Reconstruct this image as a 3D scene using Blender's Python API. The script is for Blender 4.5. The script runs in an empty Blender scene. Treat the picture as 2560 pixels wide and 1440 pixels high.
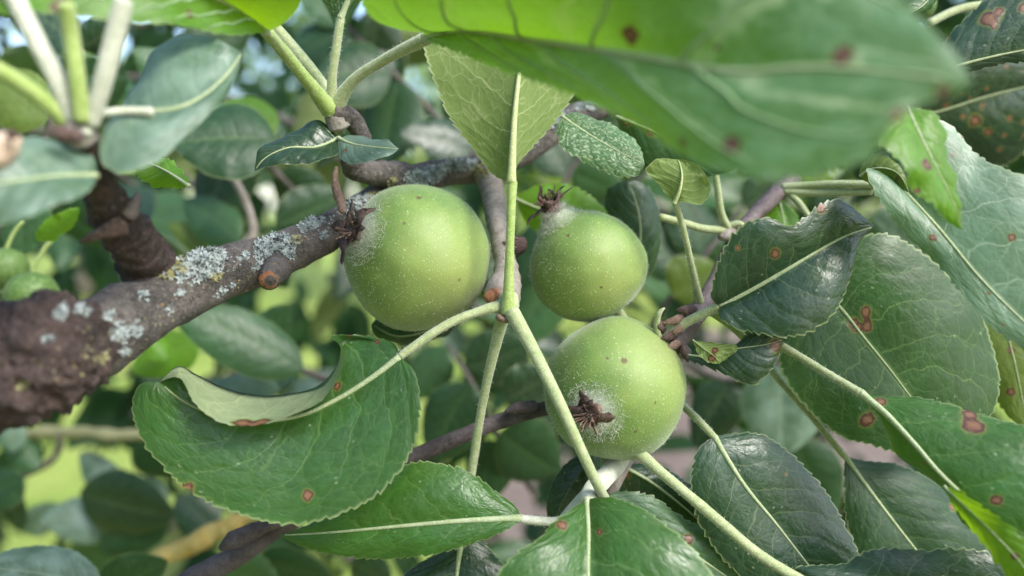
import bpy, math, random
import numpy as np
from mathutils import Vector, Matrix, noise
from mathutils.bvhtree import BVHTree
rnd = random.Random(7)
S = bpy.context.scene
COL = S.collection

# ------------------------------------------------------------------ camera
F = 1862.0                      # focal length in pixels of the 2560 px photograph
PITCH = math.radians(-6)
CAM = np.array([0.0, 0.0, 1.5])
RIGHT = np.array([1.0, 0, 0])
FWD = np.array([0, math.cos(PITCH), math.sin(PITCH)])
UP = np.array([0, -math.sin(PITCH), math.cos(PITCH)])
cd = bpy.data.cameras.new("camera")
cam = bpy.data.objects.new("camera", cd); COL.objects.link(cam)
cam.location = CAM; cam.rotation_euler = (math.radians(90) + PITCH, 0, 0)
cd.sensor_width = 36; cd.lens = F * 36 / 2560
cd.clip_start = 0.01; cd.clip_end = 400
cd.dof.use_dof = True; cd.dof.focus_distance = 0.1505
cd.dof.aperture_fstop = 26.18 / 3.5
S.camera = cam

# ------------------------------------------------------------------ sky, sun, exposure
SUN_EL, SUN_ROT = 44, 132
w = bpy.data.worlds.new("World"); S.world = w; w.use_nodes = True
nt = w.node_tree; nt.nodes.clear()
sky = nt.nodes.new("ShaderNodeTexSky"); sky.sky_type = 'NISHITA'; sky.sun_disc = False
sky.sun_elevation = math.radians(SUN_EL); sky.sun_rotation = math.radians(SUN_ROT)
sky.air_density = 1.0; sky.dust_density = 1.6; sky.ozone_density = 1.0
bg = nt.nodes.new("ShaderNodeBackground"); bg.inputs[1].default_value = 0.13
out = nt.nodes.new("ShaderNodeOutputWorld")
nt.links.new(sky.outputs[0], bg.inputs[0]); nt.links.new(bg.outputs[0], out.inputs[0])
sl = bpy.data.lights.new("sun", 'SUN'); sl.energy = 1.3; sl.angle = math.radians(19); sl.color = (1, .98, .93)
sun = bpy.data.objects.new("sun", sl); COL.objects.link(sun)
a, e = math.radians(SUN_ROT), math.radians(SUN_EL)
sdir = Vector((math.sin(a) * math.cos(e), math.cos(a) * math.cos(e), math.sin(e)))
sun.rotation_euler = sdir.to_track_quat('Z', 'Y').to_euler(); sun.location = (1, -1, 4)
S.view_settings.view_transform = 'Standard'; S.view_settings.look = 'None'
S.view_settings.exposure = 1.72; S.view_settings.gamma = 1; S.view_settings.use_curve_mapping = False
S.cycles.max_bounces = 8; S.cycles.transparent_max_bounces = 8
S.cycles.use_denoising = True

# ------------------------------------------------------------------ node helper
class G:
    def __init__(s, name):
        s.m = bpy.data.materials.new(name); s.m.use_nodes = True
        s.t = s.m.node_tree; s.t.nodes.clear()
    def put(s, sock, v):
        if isinstance(v, bpy.types.NodeSocket): s.t.links.new(v, sock)
        elif v is not None:
            if isinstance(v, (tuple, list)) and len(v) == 3 and sock.type == 'RGBA': v = (*v, 1)
            sock.default_value = v
    def n(s, typ, ins=None, **props):
        nd = s.t.nodes.new("ShaderNode" + typ)
        for k, v in props.items(): setattr(nd, k, v)
        for k, v in (ins or {}).items(): s.put(nd.inputs[k], v)
        return nd
    def m_(s, op, a, b=None, c=None, clamp=False):
        nd = s.n("Math", operation=op, use_clamp=clamp)
        for i, v in enumerate((a, b, c)):
            if v is not None: s.put(nd.inputs[i], v)
        return nd.outputs[0]
    def vm(s, op, a, b=None):
        nd = s.n("VectorMath", operation=op)
        s.put(nd.inputs[0], a)
        if b is not None:
            if op == 'SCALE': s.put(nd.inputs[3], b)
            else: s.put(nd.inputs[1], b)
        return nd.outputs[0]
    def mix(s, f, a, b, mode='MIX'):
        nd = s.n("Mix", data_type='RGBA', blend_type=mode, clamp_factor=True)
        s.put(nd.inputs[0], f); s.put(nd.inputs[6], a); s.put(nd.inputs[7], b)
        return nd.outputs[2]
    def ss(s, x, lo, hi, a=0.0, b=1.0):
        nd = s.n("MapRange", interpolation_type='SMOOTHSTEP')
        for i, v in enumerate((x, lo, hi, a, b)): s.put(nd.inputs[i], v)
        return nd.outputs[0]
    def noise(s, vec, scale, detail=3, rough=.55):
        return s.n("TexNoise", {"Vector": vec, "Scale": scale, "Detail": detail, "Roughness": rough}).outputs[0]
    def vor(s, vec, scale, feature='F1', rand=1.0):
        return s.n("TexVoronoi", {"Vector": vec, "Scale": scale, "Randomness": rand}, feature=feature).outputs
    def attr(s, name): return s.n("Attribute", attribute_name=name)
    def bump(s, h, dist, strength=1.0):
        return s.n("Bump", {"Height": h, "Distance": dist, "Strength": strength}).outputs[0]
    def finish(s, sh):
        o = s.n("OutputMaterial"); s.t.links.new(sh, o.inputs[0]); return s.m
    def prin(s, col, rough, normal=None, spec=.5, sheen=0, sheen_col=(1, 1, 1), sheen_r=.4, coat=0, coat_r=.2, sss=0):
        p = s.n("BsdfPrincipled")
        s.put(p.inputs["Base Color"], col); s.put(p.inputs["Roughness"], rough)
        s.put(p.inputs["Specular IOR Level"], spec)
        s.put(p.inputs["Sheen Weight"], sheen); s.put(p.inputs["Sheen Tint"], (*sheen_col, 1)); s.put(p.inputs["Sheen Roughness"], sheen_r)
        s.put(p.inputs["Coat Weight"], coat); s.put(p.inputs["Coat Roughness"], coat_r)
        if normal is not None: s.put(p.inputs["Normal"], normal)
        return p

def leaf_mat(name, top, bot, trans, tf=.22, rough=.38, spec=.5, vein=(.16, .26, .075), vs=.5, nv=7.0, quilt=1.0, mottled=0.0, bloom=0.0, sw=1.0, patch=.35):
    g = G(name)
    uv = g.n("SeparateXYZ", {0: g.attr("luv").outputs["Vector"]})
    u, v = uv.outputs[0], uv.outputs[1]
    mm = g.attr("lmm").outputs["Vector"]
    rndv = g.n("ObjectInfo").outputs["Random"]
    mm = g.vm('ADD', mm, g.n("CombineXYZ", {2: g.m_('MULTIPLY', rndv, 190.0)}).outputs[0])
    a = g.m_('ABSOLUTE', v)
    n1 = g.noise(mm, .13, 2); n2 = g.noise(mm, .7, 4); n3 = g.noise(mm, 2.6, 3)
    # side veins leave the midrib and sweep towards the tip
    sweep = g.m_('ADD', g.m_('MULTIPLY', a, .17), g.m_('MULTIPLY', g.m_('MULTIPLY', a, a), .11))
    s_ = g.m_('MULTIPLY', g.m_('SUBTRACT', u, sweep), nv)
    s_ = g.m_('ADD', s_, g.m_('MULTIPLY', g.m_('GREATER_THAN', v, 0.0), .45))
    s_ = g.m_('ADD', s_, g.m_('MULTIPLY', g.m_('SUBTRACT', n1, .5), .9))
    f = g.m_('ABSOLUTE', g.m_('SUBTRACT', g.m_('FRACT', s_), .5))
    wv = g.m_('SUBTRACT', .050 * sw, g.m_('MULTIPLY', a, .04 * sw))
    side = g.m_('SUBTRACT', 1.0, g.ss(f, 0.0, wv))
    rib = g.ss(f, 0.0, .30)                                  # pillow between side veins
    side = g.m_('MULTIPLY', side, g.ss(a, 1.0, .8))
    mid = g.m_('SUBTRACT', 1.0, g.ss(a, .012, .05))
    wob = g.vm('ADD', mm, g.vm('SCALE', g.n("TexNoise", {"Vector": mm, "Scale": .5}).outputs[1], .9))
    e1 = g.vor(wob, .26, 'DISTANCE_TO_EDGE')[0]; e2 = g.vor(wob, .8, 'DISTANCE_TO_EDGE')[0]
    ter = g.m_('SUBTRACT', 1.0, g.ss(e1, 0.0, .034)); ter2 = g.m_('SUBTRACT', 1.0, g.ss(e2, 0.0, .06))
    v_all = g.m_('MAXIMUM', g.m_('MAXIMUM', side, mid), g.m_('MAXIMUM', g.m_('MULTIPLY', ter, .5), g.m_('MULTIPLY', ter2, .16)))
    var = g.m_('MULTIPLY_ADD', n2, .7, .65)
    var = g.m_('MULTIPLY', var, g.m_('MULTIPLY_ADD', g.m_('SUBTRACT', rndv, .5), .3, 1.0))
    tone = g.n("HueSaturation", {"Color": (*top, 1), "Value": var, "Hue": g.m_('MULTIPLY_ADD', n1, .05, .475)}).outputs[0]
    toneb = g.n("HueSaturation", {"Color": (*bot, 1), "Value": g.m_('MULTIPLY_ADD', n2, .4, .8)}).outputs[0]
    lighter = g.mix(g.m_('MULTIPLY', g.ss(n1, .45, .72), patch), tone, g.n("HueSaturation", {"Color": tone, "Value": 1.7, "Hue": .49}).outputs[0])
    if mottled: lighter = g.mix(g.m_('MULTIPLY', g.ss(g.noise(mm, 1.6, 5, .7), .5, .62), mottled), lighter, (.42, .5, .3))
    topc = g.mix(g.m_('MULTIPLY', v_all, vs), lighter, vein)
    botc = g.mix(g.m_('MULTIPLY', v_all, .8), toneb, (.42, .46, .22))
    margin = g.m_('MULTIPLY', g.ss(a, .965, .995), .55)
    topc = g.mix(margin, topc, (.30, .36, .16)); botc = g.mix(margin, botc, (.45, .48, .28))
    if bloom: topc = g.mix(g.m_('MULTIPLY', g.ss(n1, .3, .7), bloom), topc, (.30, .40, .33))
    speck = g.m_('MULTIPLY', g.m_('SUBTRACT', 1.0, g.ss(g.vor(mm, .35)[0], .05, .12)), .35)
    topc = g.mix(speck, topc, (.4, .45, .3))
    back = g.n("NewGeometry").outputs["Backfacing"]
    col = g.mix(back, topc, botc)
    sd = g.m_('ADD', g.attr("spot").outputs["Fac"], g.m_('MULTIPLY', g.m_('SUBTRACT', n2, .5), 1.0))
    rmp = g.n("ValToRGB", {0: g.m_('MULTIPLY', sd, .5)}); cr = rmp.color_ramp
    cr.elements[0].position = 0; cr.elements[0].color = (.25, .135, .07, 1)
    cr.elements[1].position = 1; cr.elements[1].color = (.12, .15, .03, 1)
    for p_, c_ in ((.27, (.21, .105, .055, 1)), (.40, (.10, .042, .027, 1)), (.48, (.075, .034, .024, 1)), (.53, (.13, .14, .03, 1))):
        el = cr.elements.new(p_); el.color = c_
    col = g.mix(g.ss(sd, 1.6, .95), col, rmp.outputs[0])
    solid = g.ss(sd, 1.1, .95)
    h = g.m_('ADD', g.m_('MULTIPLY', rib, .26 * quilt), g.m_('MULTIPLY', g.ss(e1, 0, .35), .2 * quilt))
    h = g.m_('ADD', h, g.m_('MULTIPLY', n3, .10)); h = g.m_('ADD', h, g.m_('MULTIPLY', g.ss(e2, 0, .3), .08 * quilt))
    h = g.m_('ADD', h, g.m_('MULTIPLY', mid, -.2))
    nb = g.bump(h, .00042, .62)
    r_ = g.m_('MULTIPLY_ADD', back, .3, g.m_('MULTIPLY_ADD', n2, .25, rough - .12))
    p = g.prin(col, r_, nb, g.m_('MULTIPLY_ADD', back, -spec * .6, spec))
    tcol = g.mix(g.m_('MULTIPLY', v_all, .4), trans, tuple(c * .5 for c in trans))
    tcol = g.mix(solid, tcol, (.06, .02, .01))
    tr = g.n("BsdfTranslucent", {"Color": tcol, "Normal": nb})
    mx = g.n("MixShader", {0: tf, 1: p.outputs[0], 2: tr.outputs[0]})
    return g.finish(mx.outputs[0])

UND = (.17, .225, .085)
M = {}
M['dark'] = leaf_mat('leaf_dark', (.016, .042, .018), UND, (.10, .22, .02), .10, .33, .45, vein=(.14, .19, .085), quilt=1.1)
M['mid'] = leaf_mat('leaf_green', (.024, .072, .016), UND, (.14, .32, .02), .17, .36, .34, quilt=.75)
M['glossy'] = leaf_mat('leaf_glossy', (.036, .105, .016), UND, (.16, .36, .02), .2, .35, .5, quilt=1.5, nv=5.5)
M['rolled'] = leaf_mat('leaf_rolled', (.030, .085, .018), (.24, .295, .155), (.16, .34, .02), .18, .36, .55, quilt=1.2)
M['blue'] = leaf_mat('leaf_glaucous', (.060, .115, .070), UND, (.14, .30, .04), .18, .42, .55, vein=(.26, .33, .2), bloom=.35)
M['backlit_tint'] = leaf_mat('leaf_backlit_tint', (.085, .20, .014), (.19, .30, .06), (.36, .62, .012), .38, .42, .4, vein=(.24, .36, .09), vs=.5)  # yellow-green glow of light through the blade put into its base colour
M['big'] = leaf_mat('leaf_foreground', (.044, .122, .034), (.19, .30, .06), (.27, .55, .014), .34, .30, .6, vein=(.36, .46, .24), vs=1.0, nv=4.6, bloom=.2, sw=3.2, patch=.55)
M['pale'] = leaf_mat('leaf_pale', (.075, .155, .072), UND, (.16, .34, .04), .2, .40, .45, vein=(.34, .42, .28), bloom=.25, quilt=.7, vs=.7)
M['mott'] = leaf_mat('leaf_mottled', (.05, .11, .035), UND, (.14, .3, .02), .2, .42, .5, mottled=.75)
M['olive'] = leaf_mat('leaf_olive', (.085, .13, .02), (.150, .215, .062), (.28, .36, .03), .25, .45, .4, vs=.4)
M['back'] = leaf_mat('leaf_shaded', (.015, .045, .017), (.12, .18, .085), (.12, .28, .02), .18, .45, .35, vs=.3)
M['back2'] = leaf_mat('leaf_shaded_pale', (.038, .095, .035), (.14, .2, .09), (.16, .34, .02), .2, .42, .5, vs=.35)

def skin_mat():
    g = G('apple_skin'); tc = g.n("TexCoord").outputs["Object"]
    P_ = g.vm('SCALE', tc, 1000.0)
    th = g.attr("th").outputs["Fac"]; bl = g.attr("blush").outputs["Fac"]
    n1 = g.noise(P_, .12, 3); n2 = g.noise(P_, .8, 4); n3 = g.noise(P_, 4.0, 3, .7)
    base = g.mix(g.ss(n1, .3, .7), (.108, .188, .035), (.165, .254, .050))
    base = g.mix(g.m_('MULTIPLY', g.ss(bl, .2, 1.0), .6), base, (.27, .34, .095))
    base = g.mix(g.m_('MULTIPLY', g.ss(bl, .8, 1.2), .25), base, (.48, .40, .16))
    d = g.vor(P_, .85)
    dots = g.m_('SUBTRACT', 1.0, g.ss(g.m_('ADD', d[0], g.m_('MULTIPLY', n2, .22)), .16, .34)); dd = g.vor(P_, 1.5)
    dots2 = g.m_('SUBTRACT', 1.0, g.ss(dd[0], .08, .26))
    sel = g.ss(g.noise(P_, .3, 2), .40, .62)
    base = g.mix(g.m_('MULTIPLY', dots, g.m_('MULTIPLY_ADD', sel, .5, .2)), base, (.46, .53, .26))
    base = g.mix(g.m_('MULTIPLY', dots2, .34), base, (.42, .52, .2))
    fz = g.m_('ADD', g.ss(th, .52, .10), g.m_('MULTIPLY', g.m_('SUBTRACT', n3, .5), .5))
    base = g.mix(g.m_('MULTIPLY', g.ss(fz, .15, 1.15), .72), base, (.52, .55, .47))
    core = g.ss(g.m_('ADD', th, g.m_('MULTIPLY', g.m_('SUBTRACT', n2, .5), .15)), .2, .10)
    base = g.mix(g.m_('MULTIPLY', core, .5), base, (.42, .4, .33))
    mk = g.m_('ADD', g.attr('mark').outputs['Fac'], g.m_('MULTIPLY', g.m_('SUBTRACT', n2, .5), 1.2)); st = g.ss(mk, 1.25, .8)
    russ = g.m_('MULTIPLY', g.ss(g.noise(P_, .22, 5, .7), .60, .74), .35); base = g.mix(russ, base, (.25, .22, .09))
    base = g.mix(g.m_('MULTIPLY', st, .85), base, (.10, .05, .02))
    nb = g.bump(g.m_('ADD', g.m_('MULTIPLY', n3, .6), g.m_('MULTIPLY', dots, .5)), .00012, .7)
    p = g.prin(base, g.m_('MULTIPLY_ADD', n3, .2, .40), nb, .42, sheen=.4, sheen_col=(.85, .9, .8), sheen_r=.4)
    p.inputs["Subsurface Weight"].default_value = .12
    p.inputs["Subsurface Radius"].default_value = (.004, .006, .0015); p.inputs["Subsurface Scale"].default_value = .5
    return g.finish(p.outputs[0])

def bark_mat(name, c1, c2, c3, lent=.6, scale=1.0, rough=.75, bd=.0006):
    g = G(name); P_ = g.vm('SCALE', g.n("TexCoord").outputs["Object"], 1000.0 * scale)
    n1 = g.noise(P_, .11, 5, .65); n2 = g.noise(P_, .7, 5, .7); n3 = g.noise(P_, 3.0, 3, .7)
    c = g.mix(g.ss(n1, .35, .65), c1, c2); c = g.mix(g.m_('MULTIPLY', g.ss(n2, .5, .7), .7), c, c3)
    c = g.mix(g.m_('MULTIPLY', g.ss(n2, .45, .3), .75), c, tuple(x * .3 for x in c1)); c = g.mix(g.m_('MULTIPLY', g.ss(n3, .52, .68), .45), c, c3); c = g.mix(g.m_('MULTIPLY', g.ss(n3, .48, .34), .5), c, tuple(x * .4 for x in c1))
    l = g.m_('MULTIPLY', g.m_('SUBTRACT', 1.0, g.ss(g.m_('ADD', g.vor(P_, .30)[0], g.m_('MULTIPLY', n3, .12)), .17, .26)), g.ss(g.noise(P_, .2, 1), .45, .55))
    c = g.mix(g.m_('MULTIPLY', l, lent), c, (.42, .25, .13))
    h = g.m_('ADD', g.m_('MULTIPLY', n2, 1.0), g.m_('ADD', g.m_('MULTIPLY', n3, .4), g.m_('MULTIPLY', l, .5)))
    p = g.prin(c, rough, g.bump(h, bd, .9), .35)
    return g.finish(p.outputs[0])

def soft_mat(name, c1, c2, sc=.8, rough=.7, sheen=.5, bd=.00015, trans=0.0):
    g = G(name); P_ = g.vm('SCALE', g.n("TexCoord").outputs["Object"], 1000.0)
    n1 = g.noise(P_, sc, 4, .6); n2 = g.noise(P_, sc * 4, 3, .7)
    c = g.mix(g.ss(n1, .3, .7), c1, c2)
    c = g.mix(g.m_('MULTIPLY', g.ss(n2, .45, .7), .45), c, tuple(min(.8, x * 1.5 + .06) for x in c2))
    p = g.prin(c, rough, g.bump(n2, bd, .8), .3, sheen=sheen, sheen_r=.4)
    sh = p.outputs[0]
    if trans:
        t = g.n("BsdfTranslucent", {"Color": c}); sh = g.n("MixShader", {0: trans, 1: sh, 2: t.outputs[0]}).outputs[0]
    return g.finish(sh)

M['skin'] = skin_mat()
M['bark'] = bark_mat('bark', (.075, .065, .058), (.185, .16, .143), (.32, .285, .25), .7, 1.3, bd=.0016)
M['bark_red'] = bark_mat('bark_ridged', (.045, .030, .028), (.105, .066, .058), (.24, .19, .165), .3, 1.6, .7, .0016)
M['bark_grey'] = bark_mat('bark_young', (.22, .19, .16), (.34, .31, .27), (.13, .07, .06), .25, 1.5, .6, .0003)
M['bark_purple'] = bark_mat('bark_twig', (.10, .075, .075), (.17, .13, .13), (.24, .2, .19), .3, 1.5, .5, .0002)
M['deadwood'] = bark_mat('dead_wood', (.075, .06, .06), (.15, .125, .125), (.03, .022, .02), .1, 2.2, .8, .0005)
M['pet'] = soft_mat('petiole_downy', (.25, .31, .125), (.36, .39, .215))
M['pet_pale'] = soft_mat('petiole_pale', (.42, .44, .32), (.55, .56, .44))
M['pet_green'] = soft_mat('petiole_green', (.22, .32, .06), (.32, .40, .13))
M['rib_top'] = soft_mat('midrib_upper', (.28, .34, .16), (.36, .41, .24), sheen=.2)
M['vein'] = soft_mat('side_vein', (.20, .32, .14), (.26, .37, .18), sheen=.1)
M['rib_bot'] = soft_mat('midrib_lower', (.33, .38, .14), (.42, .46, .22))
M['lichen'] = soft_mat('lichen_grey', (.28, .325, .32), (.40, .44, .425), 1.2, .9, 0, .0002)
M['lichen_y'] = soft_mat('lichen_yellow', (.34, .30, .10), (.33, .33, .2), 1.2, .9, 0, .0002)
M['lichen_o'] = soft_mat('lichen_orange', (.42, .27, .05), (.36, .31, .12), .5, .9, 0, .0002)
M['sepal'] = bark_mat('dried_sepal', (.060, .032, .027), (.125, .072, .06), (.25, .2, .17), .1, 2.0, .6, .0004)
M['sepal_tan'] = bark_mat('dried_sepal_tan', (.17, .095, .065), (.27, .175, .125), (.40, .31, .24), .1, 2.0, .6, .0004)
M['cut'] = bark_mat('cut_wood', (.30, .11, .05), (.42, .2, .1), (.16, .05, .03), .2, 2.0, .7, .0004)
M['fuzz'] = soft_mat('white_down', (.6, .62, .52), (.7, .7, .62), sheen=0, trans=.4)
M['bgskin'] = soft_mat('unripe_skin', (.065, .125, .025), (.09, .155, .035), .2, .5, .05)
M['pink'] = soft_mat('withered_pink', (.40, .28, .20), (.52, .40, .30), .2, .6, .3)

# ------------------------------------------------------------------ geometry helper
WL = {}                                                   # world origin of every object made here
def P(x, y, d):                                           # photograph position + distance in cm -> world
    d = d / 100.0
    return CAM + RIGHT * ((x - 1280) / F * d) + UP * (-(y - 720) / F * d) + FWD * d
def to_px(V):
    r = V - CAM; d = r @ FWD
    return np.stack([1280 + (r @ RIGHT) / d * F, 720 - (r @ UP) / d * F, d * 100], -1)
def props(o, label=None, cat=None, group=None, kind=None):
    for k, v in (('label', label), ('category', cat), ('group', group), ('kind', kind)):
        if v: o[k] = v
    return o
def empty(name, loc, label, cat, group=None):
    o = bpy.data.objects.new(name, None); COL.objects.link(o); o.location = loc; o.empty_display_size = .005
    WL[o.name] = np.array(loc, float); return props(o, label, cat, group)
def mesh(name, V, faces, mat, parent=None, smooth=True, attrs=None, origin=None):
    V = np.asarray(V, float)
    og = np.array(origin if origin is not None else V.mean(0), float)
    me = bpy.data.meshes.new(name)
    if isinstance(faces, np.ndarray): faces = faces.tolist()
    me.from_pydata((V - og).tolist(), [], faces)
    if smooth: me.polygons.foreach_set('use_smooth', [True] * len(me.polygons))
    for k, (t, arr) in (attrs or {}).items():
        at = me.attributes.new(k, t, 'POINT')
        at.data.foreach_set('vector' if t == 'FLOAT_VECTOR' else 'value', np.asarray(arr, np.float32).ravel())
    me.materials.append(mat); me.update()
    o = bpy.data.objects.new(name, me); COL.objects.link(o)
    if parent is not None:
        o.parent = parent; o.location = og - WL[parent.name]
    else: o.location = og
    WL[o.name] = og
    return o

def spline(pts, n, uniform=True):
    p = np.asarray(pts, float)
    if len(p) == 2: p = np.array([p[0], (p[0] + p[1]) / 2, p[1]])
    ch = np.maximum(np.linalg.norm(np.diff(p[:, :3], axis=0), axis=1), 1e-9) ** .7
    t = np.concatenate([[0], np.cumsum(ch)])
    m = np.zeros_like(p)
    m[1:-1] = ((p[1:-1] - p[:-2]) / ch[:-1, None] * ch[1:, None] + (p[2:] - p[1:-1]) / ch[1:, None] * ch[:-1, None]) / (ch[:-1] + ch[1:])[:, None]
    m[0] = (p[1] - p[0]) / ch[0] * 1.5 - m[1] * .5; m[-1] = (p[-1] - p[-2]) / ch[-1] * 1.5 - m[-2] * .5
    T = np.linspace(0, t[-1], max(n * 4, 40)); k = np.clip(np.searchsorted(t, T, 'right') - 1, 0, len(ch) - 1)
    h = ch[k][:, None]; s = ((T - t[k]) / ch[k])[:, None]
    q = (2 * s**3 - 3 * s**2 + 1) * p[k] + (s**3 - 2 * s**2 + s) * h * m[k] + (-2 * s**3 + 3 * s**2) * p[k + 1] + (s**3 - s**2) * h * m[k + 1]
    L = np.concatenate([[0], np.cumsum(np.linalg.norm(np.diff(q[:, :3], axis=0), axis=1))])
    X = np.linspace(0, L[-1], n)
    return np.stack([np.interp(X, L, q[:, c]) for c in range(q.shape[1])], -1)

def unit(v): return v / np.maximum(np.linalg.norm(v, axis=-1, keepdims=True), 1e-12)
def frames(C):
    T = unit(np.gradient(C, axis=0)); N = np.zeros_like(T)
    r = np.array([.31, .2, .93]); r = r - T[0] * (r @ T[0]); N[0] = unit(r)
    for i in range(1, len(T)):
        x = N[i - 1] - T[i] * (N[i - 1] @ T[i]); N[i] = unit(x)
    return T, N, np.cross(T, N)

def tube_geo(pts, n=40, seg=12, rough=0.0, fr=1.0, px=True, cap=True, flat=1.0, seed=0, rings=None, capk=.35):
    """pts: (x, y, depth cm, radius px)"""
    if px:
        W = np.array([np.append(P(x, y, d), r * d / 100 / F) for x, y, d, r in pts])
    else: W = np.array(pts)
    q = spline(W, n); C, R = q[:, :3], np.maximum(q[:, 3], 1e-5)
    if rings:                                               # growth rings: short sharp collars along the stem
        tt = np.linspace(0, 1, n); ph = np.array([rings[0] * x + .9 * noise.noise(Vector((x * 9, seed, 3))) for x in tt]) % 1
        R = R * (1 + rings[1] * (ph ** 3 - .25))
    T, N, B = frames(C)
    an = np.linspace(0, 2 * math.pi, seg, endpoint=False)
    V = np.zeros((n, seg, 3))
    for j, a_ in enumerate(an):
        V[:, j] = C + R[:, None] * (N * math.cos(a_) + B * math.sin(a_) * flat)
    if rough:
        for i in range(n):
            for j in range(seg):
                v = V[i, j]; dr = v - C[i]
                k = noise.fractal(Vector(v * 1000 * .16 * fr + seed), .8, 2.0, 4) * .7 + noise.noise(Vector(v * 1000 * .05 * fr + seed)) * .5
                V[i, j] = C[i] + dr * (1 + rough * k)
    V = V.reshape(-1, 3)
    Fc = [(i * seg + j, i * seg + (j + 1) % seg, (i + 1) * seg + (j + 1) % seg, (i + 1) * seg + j) for i in range(n - 1) for j in range(seg)]
    if cap:
        k = len(V); V = np.vstack([V, C[0] - T[0] * R[0] * capk, C[-1] + T[-1] * R[-1] * capk])
        Fc += [(k, (j + 1) % seg, j) for j in range(seg)] + [(k + 1, (n - 1) * seg + j, (n - 1) * seg + (j + 1) % seg) for j in range(seg)]
    return V, Fc
def tube(name, pts, mat, parent, **kw):
    V, Fc = tube_geo(pts, **kw)
    origin = P(*pts[0][:3]) if kw.get('px', True) else None
    return mesh(name, V, Fc, mat, parent, origin=origin)

def hairs(V, Nn, count, length, width, seed, lean=.5):
    r = np.random.RandomState(seed); k = r.randint(0, len(V), count)
    p = V[k]; n = unit(Nn[k] + r.normal(0, lean, (count, 3)))
    s = unit(np.cross(n, r.normal(0, 1, (count, 3)))); l = length * r.uniform(.5, 1.2, (count, 1))
    mid = p + n * l * .55; tip = p + n * l + r.normal(0, .25, (count, 3)) * l
    A = np.stack([p - s * width / 2, p + s * width / 2, mid + s * width * .4, mid - s * width * .4, tip], 1).reshape(-1, 3)
    Fc = []
    for i in range(count):
        b = i * 5; Fc += [(b, b + 1, b + 2, b + 3), (b + 3, b + 2, b + 4)]
    return A, Fc

# ------------------------------------------------------------------ leaves lofted over their margins and midrib
def curve3(pts, mid, off):
    """pts with 2 numbers take their depth from the midrib plus a swell of off cm"""
    o = [P(*mid[0])]; n = len(pts)
    md = np.array([m[2] for m in mid]); mt = np.linspace(0, 1, len(md))
    for i, p in enumerate(pts):
        if len(p) == 3: o.append(P(*p)); continue
        t = (i + 1) / (n + 1); d = np.interp(t, mt, md) + off * math.sin(math.pi * min(1, t * 1.1 + .05)) ** .7
        o.append(P(p[0], p[1], d))
    o.append(P(*mid[-1])); return np.array(o)

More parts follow.
